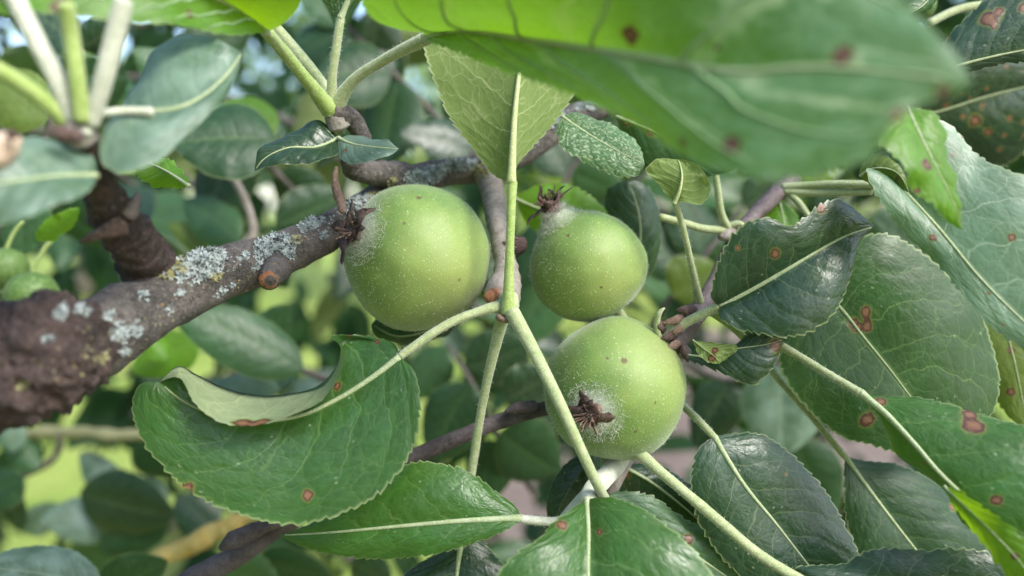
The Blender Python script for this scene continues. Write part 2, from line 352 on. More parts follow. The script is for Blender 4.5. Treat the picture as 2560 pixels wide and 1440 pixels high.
LEAVES = []
def leaf(parent, mid, left, right, mat='mid', face='top', dl=.3, dr=.3, bulge=.10, teeth=.85, wave=1.15, pet=None, pr=13, rr=7, petmat='pet',
         spots=(), rows=None, label=None, cat=None, nu=170, nh=11, name='leaf', rib=True, seed=None, group=None, rs=None, sv=()):
    seed = seed if seed is not None else len(LEAVES) * 1.37 + .5
    R_ = rows or [(-1, left, dl), (0, None, 0), (1, right, dr)]
    C = [spline(np.array([P(*m) for m in mid]) if pts is None else curve3(pts, mid, off), nu) for v, pts, off in R_]
    vs = [r[0] for r in R_]; mi = vs.index(0)
    u = np.linspace(0, 1, nu); cols = []; vv = []; nrm_mid = unit(np.cross(np.gradient(C[mi], axis=0), C[-1] - C[0]) + 1e-12)
    nc = nrm_mid[nu // 2]; toward = -1 if (CAM - C[mi][nu // 2]) @ nc < 0 else 1
    flip = (toward < 0) != (face == 'bot')
    sgn = (1 if not flip else -1)
    L_ = np.linalg.norm(np.diff(C[mi], axis=0), axis=1).sum()
    W_ = max(np.linalg.norm(C[-1] - C[mi], axis=1).max(), np.linalg.norm(C[0] - C[mi], axis=1).max())
    for k in range(len(C) - 1):
        A, B = C[k], C[k + 1]; wd = np.linalg.norm(B - A, axis=1)[:, None]
        nr = unit(np.cross(np.gradient((A + B) / 2, axis=0), B - A) + 1e-12) * sgn
        m = nh if len(C) == 3 else max(5, nh - 3)
        for j in range(m + (k == len(C) - 2)):
            s = j / m
            q = A * (1 - s) + B * s + nr * wd * bulge * 4 * s * (1 - s)
            v = vs[k] * (1 - s) + vs[k + 1] * s
            wv = np.array([noise.noise(Vector((x * 3.2 + seed * 9, np.sign(v) * 5, seed))) + .5 * noise.noise(Vector((x * 9 + seed * 4, np.sign(v) * 9, seed))) for x in u])
            q = q + nr * (wave / 1000 * abs(v) ** 2 * wv * np.sin(np.pi * u) ** .5)[:, None]
            cols.append(q); vv.append(v)
    V = np.stack(cols, 1); nv = V.shape[1]
    if teeth:
        for j, jn, rr_ in ((0, 2, C[0]), (nv - 1, nv - 3, C[-1])):
            ln = np.concatenate([[0], np.cumsum(np.linalg.norm(np.diff(rr_, axis=0), axis=1))]) * 1000
            jit = np.array([noise.noise(Vector((x * .35, seed * 3 + j, 1.3))) for x in ln])
            ph = (ln / 2.15 + jit * .8) % 1.0
            amp = teeth / 1000 * (.55 + .45 * np.array([noise.noise(Vector((x * .5, seed, j))) for x in ln])) * np.clip(np.sin(np.pi * np.clip(u * 1.02, 0, 1)) * 2.2, 0, 1)
            o_ = unit(V[:, j] - V[:, jn]); tg = unit(np.gradient(V[:, j], axis=0))
            tooth = np.where(ph < .78, ph / .78, (1 - ph) / .22) ** .9 - .45
            V[:, j] += o_ * (amp * tooth * 1.5)[:, None] + tg * (amp * tooth * .6)[:, None]
            jj = 1 if j == 0 else nv - 2
            V[:, jj] += o_ * (amp * tooth * .35)[:, None]
    idx = np.arange(nu * nv).reshape(nu, nv)
    q = np.stack([idx[:-1, :-1], idx[1:, :-1], idx[1:, 1:], idx[:-1, 1:]], -1).reshape(-1, 4)
    if flip: q = q[:, ::-1]
    Vf = V.reshape(-1, 3)
    # winding check: the front of every face is the upper side of the leaf
    c = idx[nu // 2, nv // 4]; f0 = Vf[[idx[nu // 2, 1], idx[nu // 2 + 1, 1], idx[nu // 2, 3]]]
    uu = np.repeat(u, nv); va = np.tile(vv, nu)
    luv = np.stack([uu, va, np.zeros_like(uu)], -1); lmm = np.stack([uu * L_ * 1000, va * W_ * 1000, np.full_like(uu, seed * 13)], -1)
    sp = np.full(len(Vf), 9.0); px = to_px(Vf)
    for s in spots:
        x, y, r = s[:3]
        d2 = (px[:, 0] - x) ** 2 + (px[:, 1] - y) ** 2; i = np.argmin(d2); cl = np.where(d2 < max(81.0, d2[i] * 1.2))[0]; i = cl[np.argmin(px[cl, 2])]
        rad = r * px[i, 2] / 100 / F
        sp = np.minimum(sp, np.linalg.norm(Vf - Vf[i], axis=1) / rad)
    if rs:                                                  # small scattered flecks
        rg = random.Random(int(seed * 100))
        for _ in range(rs):
            i = idx[int(nu * rg.uniform(.15, .9)), rg.randrange(2, nv - 2)]
            sp = np.minimum(sp, np.linalg.norm(Vf - Vf[i], axis=1) / (rg.uniform(.25, .7) / 1000))
    o = mesh(name, Vf, q, M[mat], parent, attrs={'luv': ('FLOAT_VECTOR', luv), 'lmm': ('FLOAT_VECTOR', lmm), 'spot': ('FLOAT', sp)}, origin=P(*mid[0]))
    LEAVES.append(o)
    if label: o['label'] = label
    if cat: o['category'] = cat
    if group: o['group'] = group
    sub = o
    for u0, sg in sv:                                       # raised side veins sweeping to the tip
        path = []
        for a_ in np.linspace(0, .9, 14):
            ui = min(nu - 2, int((u0 + .17 * a_ + .11 * a_ * a_) * nu)); j = int(round((nv - 1) * (.5 + .5 * sg * a_)))
            e1_, e2_ = V[ui + 1, j] - V[ui, j], V[ui, min(j + 1, nv - 1)] - V[ui, max(j - 1, 0)]
            path.append((*(V[ui, j] + unit(np.cross(e1_, e2_)) * sgn * .00008), .00034 * (1 - .75 * a_)))
        V4, F4 = tube_geo(path, n=30, seg=6, px=False); mesh('side_vein', V4, F4, M['vein'], sub)
    if rib:
        ns = unit(np.cross(np.gradient(C[mi], axis=0), C[-1] - C[0]) + 1e-12) * sgn
        k = nu
        rad = (max(rr, pr * .72) if pet else rr) * np.array([m[2] for m in mid])[0] / 100 / F
        rads = rad * (1 - .84 * np.linspace(0, 1, 40) ** .5)
        cc = C[mi][np.linspace(0, k - 1, 40).astype(int)]
        nn_ = ns[np.linspace(0, k - 1, 40).astype(int)]
        side = 1 if face == 'top' else -1
        cc = cc + nn_ * side * (rads * (.15 if face == 'top' else .35))[:, None]
        V2, F2 = tube_geo(np.hstack([cc, rads[:, None]])[::2], n=60, seg=8, px=False)
        mesh('midrib', V2, F2, M['rib_top' if face == 'top' else 'rib_bot'], sub, origin=P(*mid[0]))
    if pet:
        pp = [(x, y, d, pr * (1.22 if i == 0 else .86 - .14 * i / len(pet))) for i, (x, y, d) in enumerate(pet)]
        pp[-1] = (*pp[-1][:3], max(rr, pr * .72))
        V3, F3 = tube_geo(pp, n=50, seg=10, rough=.07, fr=2)
        mesh('petiole', V3, F3, M[petmat], sub, origin=P(*pet[0]))
        cen = V3[:-2].reshape(50, 10, 3); nr = unit(cen - cen.mean(1, keepdims=True)).reshape(-1, 3)
        if np.mean([p_[2] for p_ in pet]) < 17.5 and np.mean([p_[2] for p_ in pet]) > 13:
            HV, HF = hairs(V3[:-2], nr, 420, .00055, .00005, int(seed * 10))
            props(mesh('down', HV, HF, M['fuzz'], sub), kind='stuff')
    return o
# ------------------------------------------------------------------ setting: ground, path, far trees
def ground_mat(name, c1, c2, c3, sc):
    g = G(name); P_ = g.n("TexCoord").outputs["Object"]
    c = g.mix(g.ss(g.noise(P_, sc, 5, .65), .35, .65), c1, c2); c = g.mix(g.m_('MULTIPLY', g.ss(g.noise(P_, sc * 9, 4, .7), .5, .7), .6), c, c3)
    return g.finish(g.prin(c, .9, g.bump(g.noise(P_, sc * 20, 3), .02), .2).outputs[0])
M['lawn'] = ground_mat('lawn', (.19, .27, .04), (.33, .38, .085), (.07, .13, .025), 1.2)
M['soil'] = ground_mat('dry_soil', (.17, .125, .10), (.24, .19, .145), (.11, .08, .07), 1.5)
def sheet(name, poly, z, mat, n=24):
    V = [(x, y, z) for x, y in poly]
    return props(mesh(name, V, [tuple(range(len(V)))], mat, smooth=False, origin=(0, 0, 0)), kind='structure')
sheet('lawn', [(-150, -60), (150, -60), (150, 300), (-150, 300)], 0, M['lawn'])
edge = [(-.55, -3), (-.5, 1), (-.35, 3), (-.1, 4.6), (.35, 6.4), (1.1, 8.2), (2.4, 9.5), (3.4, 9.2), (2.9, 7.5), (2.6, 5.5), (2.75, 3), (2.6, 0), (2.7, -3)]
sheet('path', edge[::-1], .004, M['soil'])

# little leaf used in bulk: 3 x 4 quads, folded along the midrib, base at the origin, length 1 along +Y
def bulk_leaf():
    V, uv, Fc = [], [], []
    for i in range(6):
        t = i / 5; hw = .30 * math.sin(math.pi * min(1, t * .96 + .02)) ** .75 * (1.08 - .3 * t)
        for j in range(5):
            v = (j - 2) / 2
            V.append((v * hw, t, .10 * abs(v) * hw * 3 - .22 * t * t)); uv.append((t, v))
    for i in range(5):
        for j in range(4):
            Fc.append((i * 5 + j, i * 5 + j + 1, (i + 1) * 5 + j + 1, (i + 1) * 5 + j))
    return np.array(V), np.array(uv), np.array(Fc)
BV, BUV, BF = bulk_leaf()
def rotmats(r, n, droop=.5):
    out_ = []
    for _ in range(n):
        yaw = r.uniform(0, 2 * math.pi); pitch = r.gauss(-droop, .5); roll = r.gauss(0, .7)
        out_.append(np.array(Matrix.Rotation(yaw, 3, 'Z') @ Matrix.Rotation(pitch, 3, 'X') @ Matrix.Rotation(roll, 3, 'Y')))
    return out_
def bulk(name, pos, sizes, mat, parent=None, seed=1, droop=.5):
    r = random.Random(seed); n = len(pos); Rm = rotmats(r, n, droop)
    V = np.concatenate([(BV * s) @ R_.T + p for p, s, R_ in zip(pos, sizes, Rm)])
    Fc = (BF[None] + (np.arange(n) * len(BV))[:, None, None]).reshape(-1, 4)
    uv = np.tile(BUV, (n, 1)); sd = np.repeat(np.array([r.uniform(0, 300) for _ in range(n)]), len(BV)); sz = np.repeat(sizes, len(BV)) * 1000
    return mesh(name, V, Fc, mat, parent, attrs={'luv': ('FLOAT_VECTOR', np.c_[uv, uv[:, 0] * 0]),
        'lmm': ('FLOAT_VECTOR', np.c_[uv[:, 0] * sz, uv[:, 1] * sz * .3, sd]), 'spot': ('FLOAT', np.full(len(V), 9.0))})
def simple_mat(name, c1, c2, tc, tf=.3):
    g = G(name); u = g.attr("lmm").outputs["Vector"]
    k = g.noise(u, .02, 2)
    c = g.mix(g.ss(k, .35, .65), c1, c2)
    p = g.prin(c, .5, None, .2); t = g.n("BsdfTranslucent", {"Color": (*tc, 1)})
    return g.finish(g.n("MixShader", {0: tf, 1: p.outputs[0], 2: t.outputs[0]}).outputs[0])
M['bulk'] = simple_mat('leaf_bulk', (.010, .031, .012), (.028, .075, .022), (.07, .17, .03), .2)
M['tree_leaf'] = simple_mat('leaf_far_tree', (.17, .27, .035), (.30, .38, .07), (.3, .5, .02))
M['tree_dark'] = simple_mat('leaf_far_dark', (.05, .10, .025), (.12, .19, .04), (.2, .36, .02))
M['trunk'] = bark_mat('bark_far', (.12, .10, .085), (.18, .15, .12), (.24, .2, .17), .1, .02, .85, .01)
def far_tree(x, y, h, rad, mat, label, seed, n=2600):
    r = random.Random(seed); t = empty('background_tree', (x, y, 0), label, 'tree', 'trees beyond the lawn')
    tube('trunk', [(x, y, 0, .16), (x + .05, y, h * .3, .13), (x - .05, y + .1, h * .6, .09), (x, y, h * .85, .04)], M['trunk'], t, px=False, n=14, seg=10)
    cl = []
    for _ in range(26):
        th, ph = r.uniform(0, 6.28), r.uniform(-.9, 1); k = r.uniform(.3, 1)
        cl.append((x + rad * k * math.cos(th) * math.cos(ph), y + rad * k * math.sin(th) * math.cos(ph), h * .56 + h * .42 * k * math.sin(ph), r.uniform(.25, .5) * rad))
    pos = []
    for _ in range(n):
        c = r.choice(cl); v = np.array([r.gauss(0, 1) for _ in range(3)]); v = v / np.linalg.norm(v) * c[3] * r.uniform(.5, 1) ** .5
        pos.append(np.array(c[:3]) + v)
    bulk('crown', np.array(pos), np.array([r.uniform(.14, .26) for _ in range(n)]), mat, t, seed)
for i, (x, y, h, rad, m, lab) in enumerate([
    (-7.5, 13, 5.2, 2.3, 'tree_leaf', 'bright yellow-green tree beyond the lawn, furthest left of the blurred far trees'),
    (-3.4, 15, 6.4, 2.5, 'tree_dark', 'dark green tree beyond the lawn, second from left of the far trees'),
    (-.6, 12, 4.4, 1.7, 'tree_leaf', 'bright yellow-green tree glimpsed in gaps behind the left apple'),
    (2.2, 14, 5.6, 2.2, 'tree_dark', 'dark green far tree behind the two right apples'),
    (5.2, 13, 5.0, 2.2, 'tree_leaf', 'bright green far tree behind the right-hand leaves'),
    (9.2, 15, 6.5, 2.8, 'tree_dark', 'dark green tree beyond the lawn, furthest right of the far trees')]):
    far_tree(x, y, h, rad, M[m], lab, 40 + i)

# the same apple tree's inner foliage behind the branch, one mass with gaps to lawn, path and sky
GAPS = [(775, 20, 50), (895, 70, 35), (1000, 60, 45), (960, 60, 40), (620, 175, 55), (650, 110, 50), (230, 115, 55), (10, 100, 35), (1050, 185, 60), (1080, 300, 55), (230, 1000, 60), (120, 1230, 120),
        (60, 1400, 90), (330, 1140, 60), (1290, 1200, 90), (1250, 1300, 60), (1680, 1100, 70), (2190, 1110, 70), (1150, 960, 30), (540, 920, 60), (700, 800, 45), (1370, 440, 30), (790, 650, 40),
        (1790, 990, 28), (860, 410, 25), (1000, 1420, 60), (1850, 490, 50), (470, 890, 40), (2020, 470, 40)]
def mass(n, d0, d1, seed, smin, smax):
    r = random.Random(seed); pos = []
    while len(pos) < n:
        d = r.uniform(d0, d1); x = r.uniform(-1500, 4060); y = r.uniform(-900, 1750)
        k = 1.0 if (x < 520 and y > 980) else 1.0
        if r.random() > k: continue
        if any((x - a_) ** 2 + (y - b_) ** 2 < (c_ * .85 + 12 * 50 / d) ** 2 for a_, b_, c_ in GAPS): continue
        pos.append(P(x, y, d))
    return np.array(pos), np.array([r.uniform(smin, smax) for _ in range(n)])
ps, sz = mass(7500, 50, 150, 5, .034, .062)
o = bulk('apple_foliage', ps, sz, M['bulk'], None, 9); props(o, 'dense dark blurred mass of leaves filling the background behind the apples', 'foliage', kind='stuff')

# sun blocker of invented leaves above the frame, gaps for flecks; never called
FLECKS = [P(1980, 90, 8.6), P(1750, 60, 9.5), P(300, 0, 11), P(2320, 400, 12.5), P(2520, 1370, 13), P(100, 30, 10.5)]
def crown(n, seed):
    r = random.Random(seed); pos = []; sd = np.array(sdir)
    while len(pos) < n:
        k = r.uniform(.45, 1.6); q = CAM + FWD * .16 + sd * k + np.array([r.uniform(-.5, .5), r.uniform(-.42, .5), r.uniform(-.25, .25)])
        if to_px(q[None])[0][1] > -350: continue
        if any(np.linalg.norm(np.cross(q + sd * .03 - f, sd)) < .042 for f in FLECKS): continue
        pos.append(q)
    return np.array(pos), np.array([r.uniform(.05, .085) for _ in range(n)])
# unseen leaf masses added behind the viewpoint to cut fill light, open right
def sky_blocker(n, seed):
    r = random.Random(seed); pos = []
    for _ in range(n):
        c = r.choice([(-2.6, -1.6, 1.9, 1.3), (-1.6, -3.2, 2.2, 1.4), (.2, -3.6, 1.9, 1.3), (-3.2, .6, 2.2, 1.2)])
        v = np.array([r.gauss(0, 1) for _ in range(3)]); v = v / np.linalg.norm(v) * c[3] * r.uniform(.2, 1) ** .4
        pos.append(np.array(c[:3]) + v)
    return np.array(pos), np.array([r.uniform(.11, .18) for _ in range(n)])
ps, sz = sky_blocker(6000, 31)
o = bulk('sky_blocker_foliage', ps, sz, M['bulk'], None, 29); props(o, 'unseen leaf masses added around the viewpoint to hold back sky light', 'foliage', kind='stuff')
# ------------------------------------------------------------------ main branch
br = empty('apple_branch', P(60, 900, 11.6), 'thick grey-brown lichen-covered branch running from lower left up behind the left apple', 'branch')
bark = tube('bark', [(-160, 925, 11.9, 140), (-60, 912, 12.0, 138), (60, 895, 12.2, 134), (150, 870, 12.4, 120), (215, 855, 12.7, 108), (300, 808, 13.1, 92), (400, 755, 13.7, 78), (480, 712, 14.2, 71), (580, 675, 14.8, 64),
       (690, 640, 15.4, 56), (780, 600, 16.0, 50), (860, 555, 16.7, 46), (950, 500, 17.4, 42), (1030, 452, 17.9, 38), (1110, 432, 18.2, 34), (1200, 420, 18.4, 34), (1300, 385, 18.8, 32),
       (1400, 315, 19.2, 33), (1480, 275, 19.6, 30), (1640, 230, 20.4, 26), (1800, 150, 21, 22)], M['bark'], br, n=260, seg=40, rough=.13)
knob = tube('pruning_scar', [(-200, 910, 12.0, 130), (-60, 915, 11.8, 148), (60, 905, 11.7, 146), (120, 885, 11.8, 140), (162, 872, 12.0, 130), (184, 864, 12.2, 108), (192, 860, 12.4, 70)], M['bark_red'], br, n=150, seg=96, rough=.30, fr=2.0, seed=4)
tube('pruned_stub', [(690, 668, 15.0, 40), (682, 684, 14.7, 31), (675, 696, 14.5, 27), (672, 700, 14.42, 26)], M['bark'], br, n=16, seg=20, rough=.1)
tube('cut_face', [(673, 698, 14.44, 24), (672, 701, 14.38, 22)], M['cut'], br, n=8, seg=18, rough=.15, fr=5, capk=-.1)
# side twig that turns back and carries the upper shoot
tube('side_twig', [(1050, 458, 17.8, 34), (990, 440, 17.2, 36), (930, 432, 16.8, 32), (885, 420, 16.4, 28), (880, 385, 16.2, 26), (905, 345, 16.0, 23), (880, 300, 15.8, 25), (845, 280, 15.6, 28), (832, 262, 15.5, 22)], M['bark'], br, n=110, seg=24, rough=.14, fr=2, rings=(12, .1))
tube('side_twig', [(1215, 425, 18.3, 34), (1232, 480, 17.9, 29), (1240, 540, 17.4, 26), (1252, 600, 16.9, 26), (1262, 650, 16.4, 27), (1268, 700, 15.9, 33), (1270, 745, 15.5, 30), (1268, 780, 15.25, 21)], M['bark_grey'], br, n=120, seg=24, rough=.1, fr=2, rings=(14, .10))
tube('bud', [(1275, 625, 16.6, 26), (1296, 610, 16.4, 24), (1310, 600, 16.3, 12)], M['bark_red'], br, n=14, seg=14, rough=.25, fr=5)
tube('bud', [(1262, 700, 15.9, 34), (1240, 730, 15.5, 30), (1222, 748, 15.3, 16)], M['bark_grey'], br, n=14, seg=14, rough=.12, fr=4)
tube('pruned_stub', [(1235, 735, 15.4, 22), (1225, 745, 15.15, 19)], M['cut'], br, n=8, seg=16, rough=.3, fr=6)
# bud scales and ridges of the left shoot's foot
stub = tube('spur_foot', [(392, 705, 14.4, 62), (362, 645, 13.5, 60), (335, 600, 12.9, 58), (300, 560, 12.5, 58), (272, 510, 12.1, 50), (255, 470, 11.7, 40), (243, 420, 11.3, 30), (220, 370, 10.9, 24), (195, 325, 10.6, 26)], M['bark_red'], br, n=160, seg=32, rough=.17, fr=1.8, seed=2, rings=(9, .17))
bv = np.array([v.co for v in bark.data.vertices]) + WL[bark.name]
def tree_of(*obs):
    V, Fc = [], []
    for o_ in obs:
        k = len(V); V += [Vector(v.co) + Vector(WL[o_.name]) for v in o_.data.vertices]; Fc += [[i + k for i in p.vertices] for p in o_.data.polygons]
    return BVHTree.FromPolygons(V, Fc)
BT = tree_of(bark, knob, *[c for c in br.children if c.name.startswith('side_twig')])
def hit(x, y):
    d = Vector(unit(P(x, y, 10) - CAM)); h = BT.ray_cast(Vector(CAM), d)
    return (np.array(h[0]), np.array(h[1])) if h[0] is not None else None
def lichen(cx, cy, rx, ry, ang, n, mat, seed, size=(.5, 1.15)):
    r = random.Random(seed); V, Fc = [], []; ca, sa = math.cos(ang), math.sin(ang)
    for _ in range(n):
        k, t = r.random() ** .6, r.uniform(0, 6.283)
        x, y = rx * k * math.cos(t), ry * k * math.sin(t)
        h = hit(cx + x * ca - y * sa, cy + x * sa + y * ca)
        if h is None: continue
        p, nn = h
        if nn @ (CAM - p) < 0: nn = -nn
        nn = unit(nn + np.array([r.gauss(0, .7) for _ in range(3)])); a_ = unit(np.cross(nn, [r.gauss(0, 1) for _ in range(3)])); b_ = np.cross(nn, a_)
        s = r.uniform(*size) / 1000 * (1.1 - .35 * k); lob = r.randint(3, 5); ph = r.uniform(0, 6); b0 = len(V); cup = r.uniform(.15, 1.1)
        V.append(p + nn * .00015)
        for m in range(14):
            t2 = m / 14 * 6.283; rr_ = s * (.62 + .38 * math.cos(lob * t2 + ph) + r.uniform(-.1, .1))
            V.append(p + (a_ * math.cos(t2) + b_ * math.sin(t2)) * rr_ + nn * (cup * rr_ + r.uniform(0, .25) * s))
        Fc += [(b0, b0 + 1 + m, b0 + 1 + (m + 1) % 14) for m in range(14)]
    return mesh('lichen', V, Fc, M[mat], br)
lichen(488, 660, 80, 44, -.25, 330, 'lichen', 1)
lichen(425, 668, 40, 30, -.2, 150, 'lichen_y', 2)
lichen(688, 622, 60, 38, -.2, 250, 'lichen', 3)
lichen(775, 562, 34, 14, -.4, 90, 'lichen', 4)
lichen(890, 512, 45, 18, -.5, 120, 'lichen', 5)
lichen(300, 832, 26, 30, 0, 80, 'lichen', 6, (.3, .7)); lichen(340, 820, 18, 22, 0, 50, 'lichen', 7, (.3, .7))
lichen(205, 775, 20, 16, 0, 40, 'lichen', 8, (.4, .8)); lichen(152, 780, 16, 22, 0, 40, 'lichen', 9, (.4, .8))
lichen(1060, 440, 55, 22, -.2, 190, 'lichen', 10); lichen(1150, 412, 50, 14, -.1, 120, 'lichen', 11); lichen(1205, 425, 24, 20, 0, 40, 'lichen_y', 12)
lichen(1400, 300, 22, 30, .5, 80, 'lichen', 13); lichen(1470, 262, 36, 12, -.2, 60, 'lichen', 14)
lichen(560, 725, 30, 10, -.5, 40, 'lichen', 15, (.3, .6)); lichen(425, 775, 16, 14, 0, 26, 'lichen', 16, (.2, .5))
lichen(250, 870, 200, 70, -.4, 90, 'lichen_y', 17, (.12, .35)); lichen(620, 690, 120, 40, -.35, 50, 'lichen_y', 18, (.12, .3)); lichen(560, 660, 110, 24, -.3, 60, 'lichen', 19, (.15, .4)); lichen(820, 560, 80, 24, -.45, 60, 'lichen', 20, (.15, .4)); lichen(1250, 400, 60, 20, -.2, 60, 'lichen', 21, (.2, .5))

for k_, (x, y, s_) in enumerate([(540, 690, 16), (610, 640, 14), (640, 668, 10), (740, 600, 14), (360, 740, 18), (270, 790, 14), (250, 900, 20), (310, 880, 14), (450, 730, 12), (985, 452, 18), (1110, 425, 16), (1330, 360, 16), (930, 490, 18), (810, 590, 12), (120, 850, 14), (60, 960, 18)]):
    lichen(x, y, s_, s_ * .7, -.4, 22, 'lichen' if k_ % 3 else 'lichen_y', 40 + k_, (.3, .8))

# ------------------------------------------------------------------ apples
def strip(parent, name, p, axis, side, length, width, curl, mat, seed):
    """one dried sepal: a curled tapering strip with thickness"""
    r = random.Random(seed); n = 9; C = []; d = unit(axis * .8 + side * .6); q = np.array(p, float); bn = unit(np.cross(axis, side))
    D = []; 
    for i in range(n):
        C.append(q.copy()); D.append(d.copy()); q = q + d * length / n
        d = unit(d + side * curl * .22 + np.array([r.gauss(0, .3) for _ in range(3)]))
    V, Fc = [], []
    for i, (c, dd) in enumerate(zip(C, D)):
        t = i / (n - 1); w_ = width * (1 - t) ** .6 * (1 + .3 * math.sin(7 * t + seed)) * .5 + width * .06; b_ = unit(bn + dd * .0 + np.array([r.gauss(0, .1) for _ in range(3)])); up = unit(np.cross(dd, b_)); th = width * .05
        V += [c - b_ * w_ + up * w_ * .5, c + up * th, c + b_ * w_ + up * w_ * .5, c - up * th]
    for i in range(n - 1):
        for j in range(4): Fc.append((i * 4 + j, i * 4 + (j + 1) % 4, (i + 1) * 4 + (j + 1) % 4, (i + 1) * 4 + j))
    return mesh(name, V, Fc, mat, parent, origin=p)
def apple(cx, cy, d, rpx, axoff, label, neck, blush, stalk, seed, sq=1.0, sep_len=6.5, sep_n=6, neckw=.2, marks=()):
    c = P(cx, cy, d); R_ = rpx * d / 100 / F
    ax = RIGHT * axoff[0] + UP * axoff[1] - FWD * axoff[2]; ax = unit(ax)
    s1 = unit(np.cross(ax, [.2, .1, 1.0])); s2 = np.cross(ax, s1)
    t = empty('apple', c, label, 'apple', 'unripe apples on the branch')
    nt_, np_ = 90, 128; V, th_, bl = [], [], []
    bd = unit(RIGHT * blush[0] + UP * blush[1] - FWD * blush[2])
    for i in range(nt_ + 1):
        th = math.pi * i / nt_
        r = 1 + neck * math.exp(-(th / neckw) ** 2) - .10 * math.exp(-((math.pi - th) / .25) ** 2) - .02 * math.sin(th * 2) 
        for j in range(np_):
            ph = 2 * math.pi * j / np_
            dv = ax * math.cos(th) + (s1 * math.cos(ph) + s2 * math.sin(ph)) * math.sin(th)
            k = 1 + .012 * math.cos(5 * ph + seed) * math.sin(th) + .045 * noise.noise(Vector(dv * 1.2 + seed)) + .012 * noise.noise(Vector(dv * 3.1 + seed))
            q = dv * r * k * R_
            q = q * 1.0; q = q + UP * (UP @ q) * (sq - 1)
            V.append(c + q); th_.append(th); bl.append(max(0, dv @ bd))
    Fc = [(i * np_ + j, (i + 1) * np_ + j, (i + 1) * np_ + (j + 1) % np_, i * np_ + (j + 1) % np_) for i in range(nt_) for j in range(np_)]
    V = np.array(V); Nn = unit(V - c); mk = np.full(len(V), 9.0); px = to_px(V); fr = np.where((CAM - V) @ FWD * 0 + ((CAM - V) * Nn).sum(1) > 0)[0]
    for x, y, r in marks:
        i = fr[np.argmin((px[fr, 0] - x) ** 2 + (px[fr, 1] - y) ** 2)]; mk = np.minimum(mk, np.linalg.norm(V - V[i], axis=1) / (r * px[i, 2] / 100 / F))
    mesh('fruit_body', V, Fc, M['skin'], t, attrs={'th': ('FLOAT', th_), 'blush': ('FLOAT', bl), 'mark': ('FLOAT', mk)}, origin=c)
    HV, HF = hairs(V, Nn, 5200, .00050, .00004, seed)
    props(mesh('down', HV, HF, M['fuzz'], t), kind='stuff')
    near = np.where(np.array(th_) < .42)[0]
    HV, HF = hairs(V[near], Nn[near], 2200, .0014, .00005, seed + 3, 1.0)
    props(mesh('down', HV, HF, M['fuzz'], t), kind='stuff')
    top = c + ax * R_ * (1 + neck) * (1.0); r = random.Random(seed)
    kv, kf = tube_geo([(*(top - ax * .0022), .0018), (*(top - ax * .0004), .0021), (*(top + ax * .0008), .0018), (*(top + ax * .0012), .0008)], n=14, seg=16, rough=.3, fr=6, px=False)
    k = mesh('calyx', kv, kf, M['sepal'], t, origin=top)
    for i in range(sep_n):
        an = 6.283 * i / sep_n + r.uniform(-.3, .3); sd = s1 * math.cos(an) + s2 * math.sin(an)
        strip(k, 'sepal', top + sd * .0013, ax, sd, sep_len / 1000 * r.uniform(.45, 1.2), .0026 * r.uniform(.6, 1.3), r.uniform(-.5, 3.6), M['sepal' if r.random() < .7 else 'sepal_tan'], seed * 10 + i)
    HV, HF = hairs(np.array([top + (s1 * math.cos(q_) + s2 * math.sin(q_)) * .0022 - ax * .0006 for q_ in np.linspace(0, 6.28, 40)]), np.array([ax * .5 + s1 * math.cos(q_) + s2 * math.sin(q_) for q_ in np.linspace(0, 6.28, 40)]), 500, .0018, .00005, seed + 5, .6)
    props(mesh('down', HV, HF, M['fuzz'], k), kind='stuff')
    for i in range(16):
        an = r.uniform(0, 6.28); sd = s1 * math.cos(an) + s2 * math.sin(an)
        tp = top + ax * .0008 + sd * .0006; e_ = tp + (ax * r.uniform(.6, 1.2) + sd * r.uniform(.2, 1.0)) * .0028
        tube('stamen', [(*tp, .00016), (*((tp + e_) / 2 + s1 * .0002), .00013), (*e_, .0002)], M['sepal' if i % 2 else 'sepal_tan'], k, px=False, n=8, seg=6)
    tube('stalk', stalk, M['pet'], t, n=24, seg=12)
    return t
apple(1040, 641, 16.4, 182, (-.64, .27, .72), 'largest green apple left of the hanging petiole, brown calyx facing left', .05, (.5, -.35, .6), [(1185, 700, 17.0, 15), (1225, 720, 16.5, 15), (1262, 745, 15.9, 17)], 11, 1.0, 6.5, 11, marks=[(1048, 492, 7), (880, 720, 6), (1010, 560, 4), (1150, 700, 4)])
apple(1466, 662, 16.7, 145, (-.52, .80, .30), 'smallest green apple, upper right of the petiole, dried calyx pointing up', .17, (.3, -.5, .7), [(1540, 770, 17.2, 13), (1580, 840, 17.4, 13), (1600, 900, 17.6, 14)], 12, .955, 7.5, 8, .24, [(1500, 720, 4), (1420, 590, 5)])
apple(1533, 974, 16.0, 175, (-.40, -.20, .90), 'lower green apple under the small one, withered calyx facing the viewer', .03, (.75, .55, .4), [(1520, 1130, 16.3, 15), (1515, 1180, 16.0, 17), (1490, 1235, 15.6, 18)], 13, 1.02, 5.0, 8, marks=[(1557, 903, 8), (1384, 888, 6), (1515, 895, 4), (1640, 1010, 4), (1372, 1010, 8), (1590, 1080, 5)])

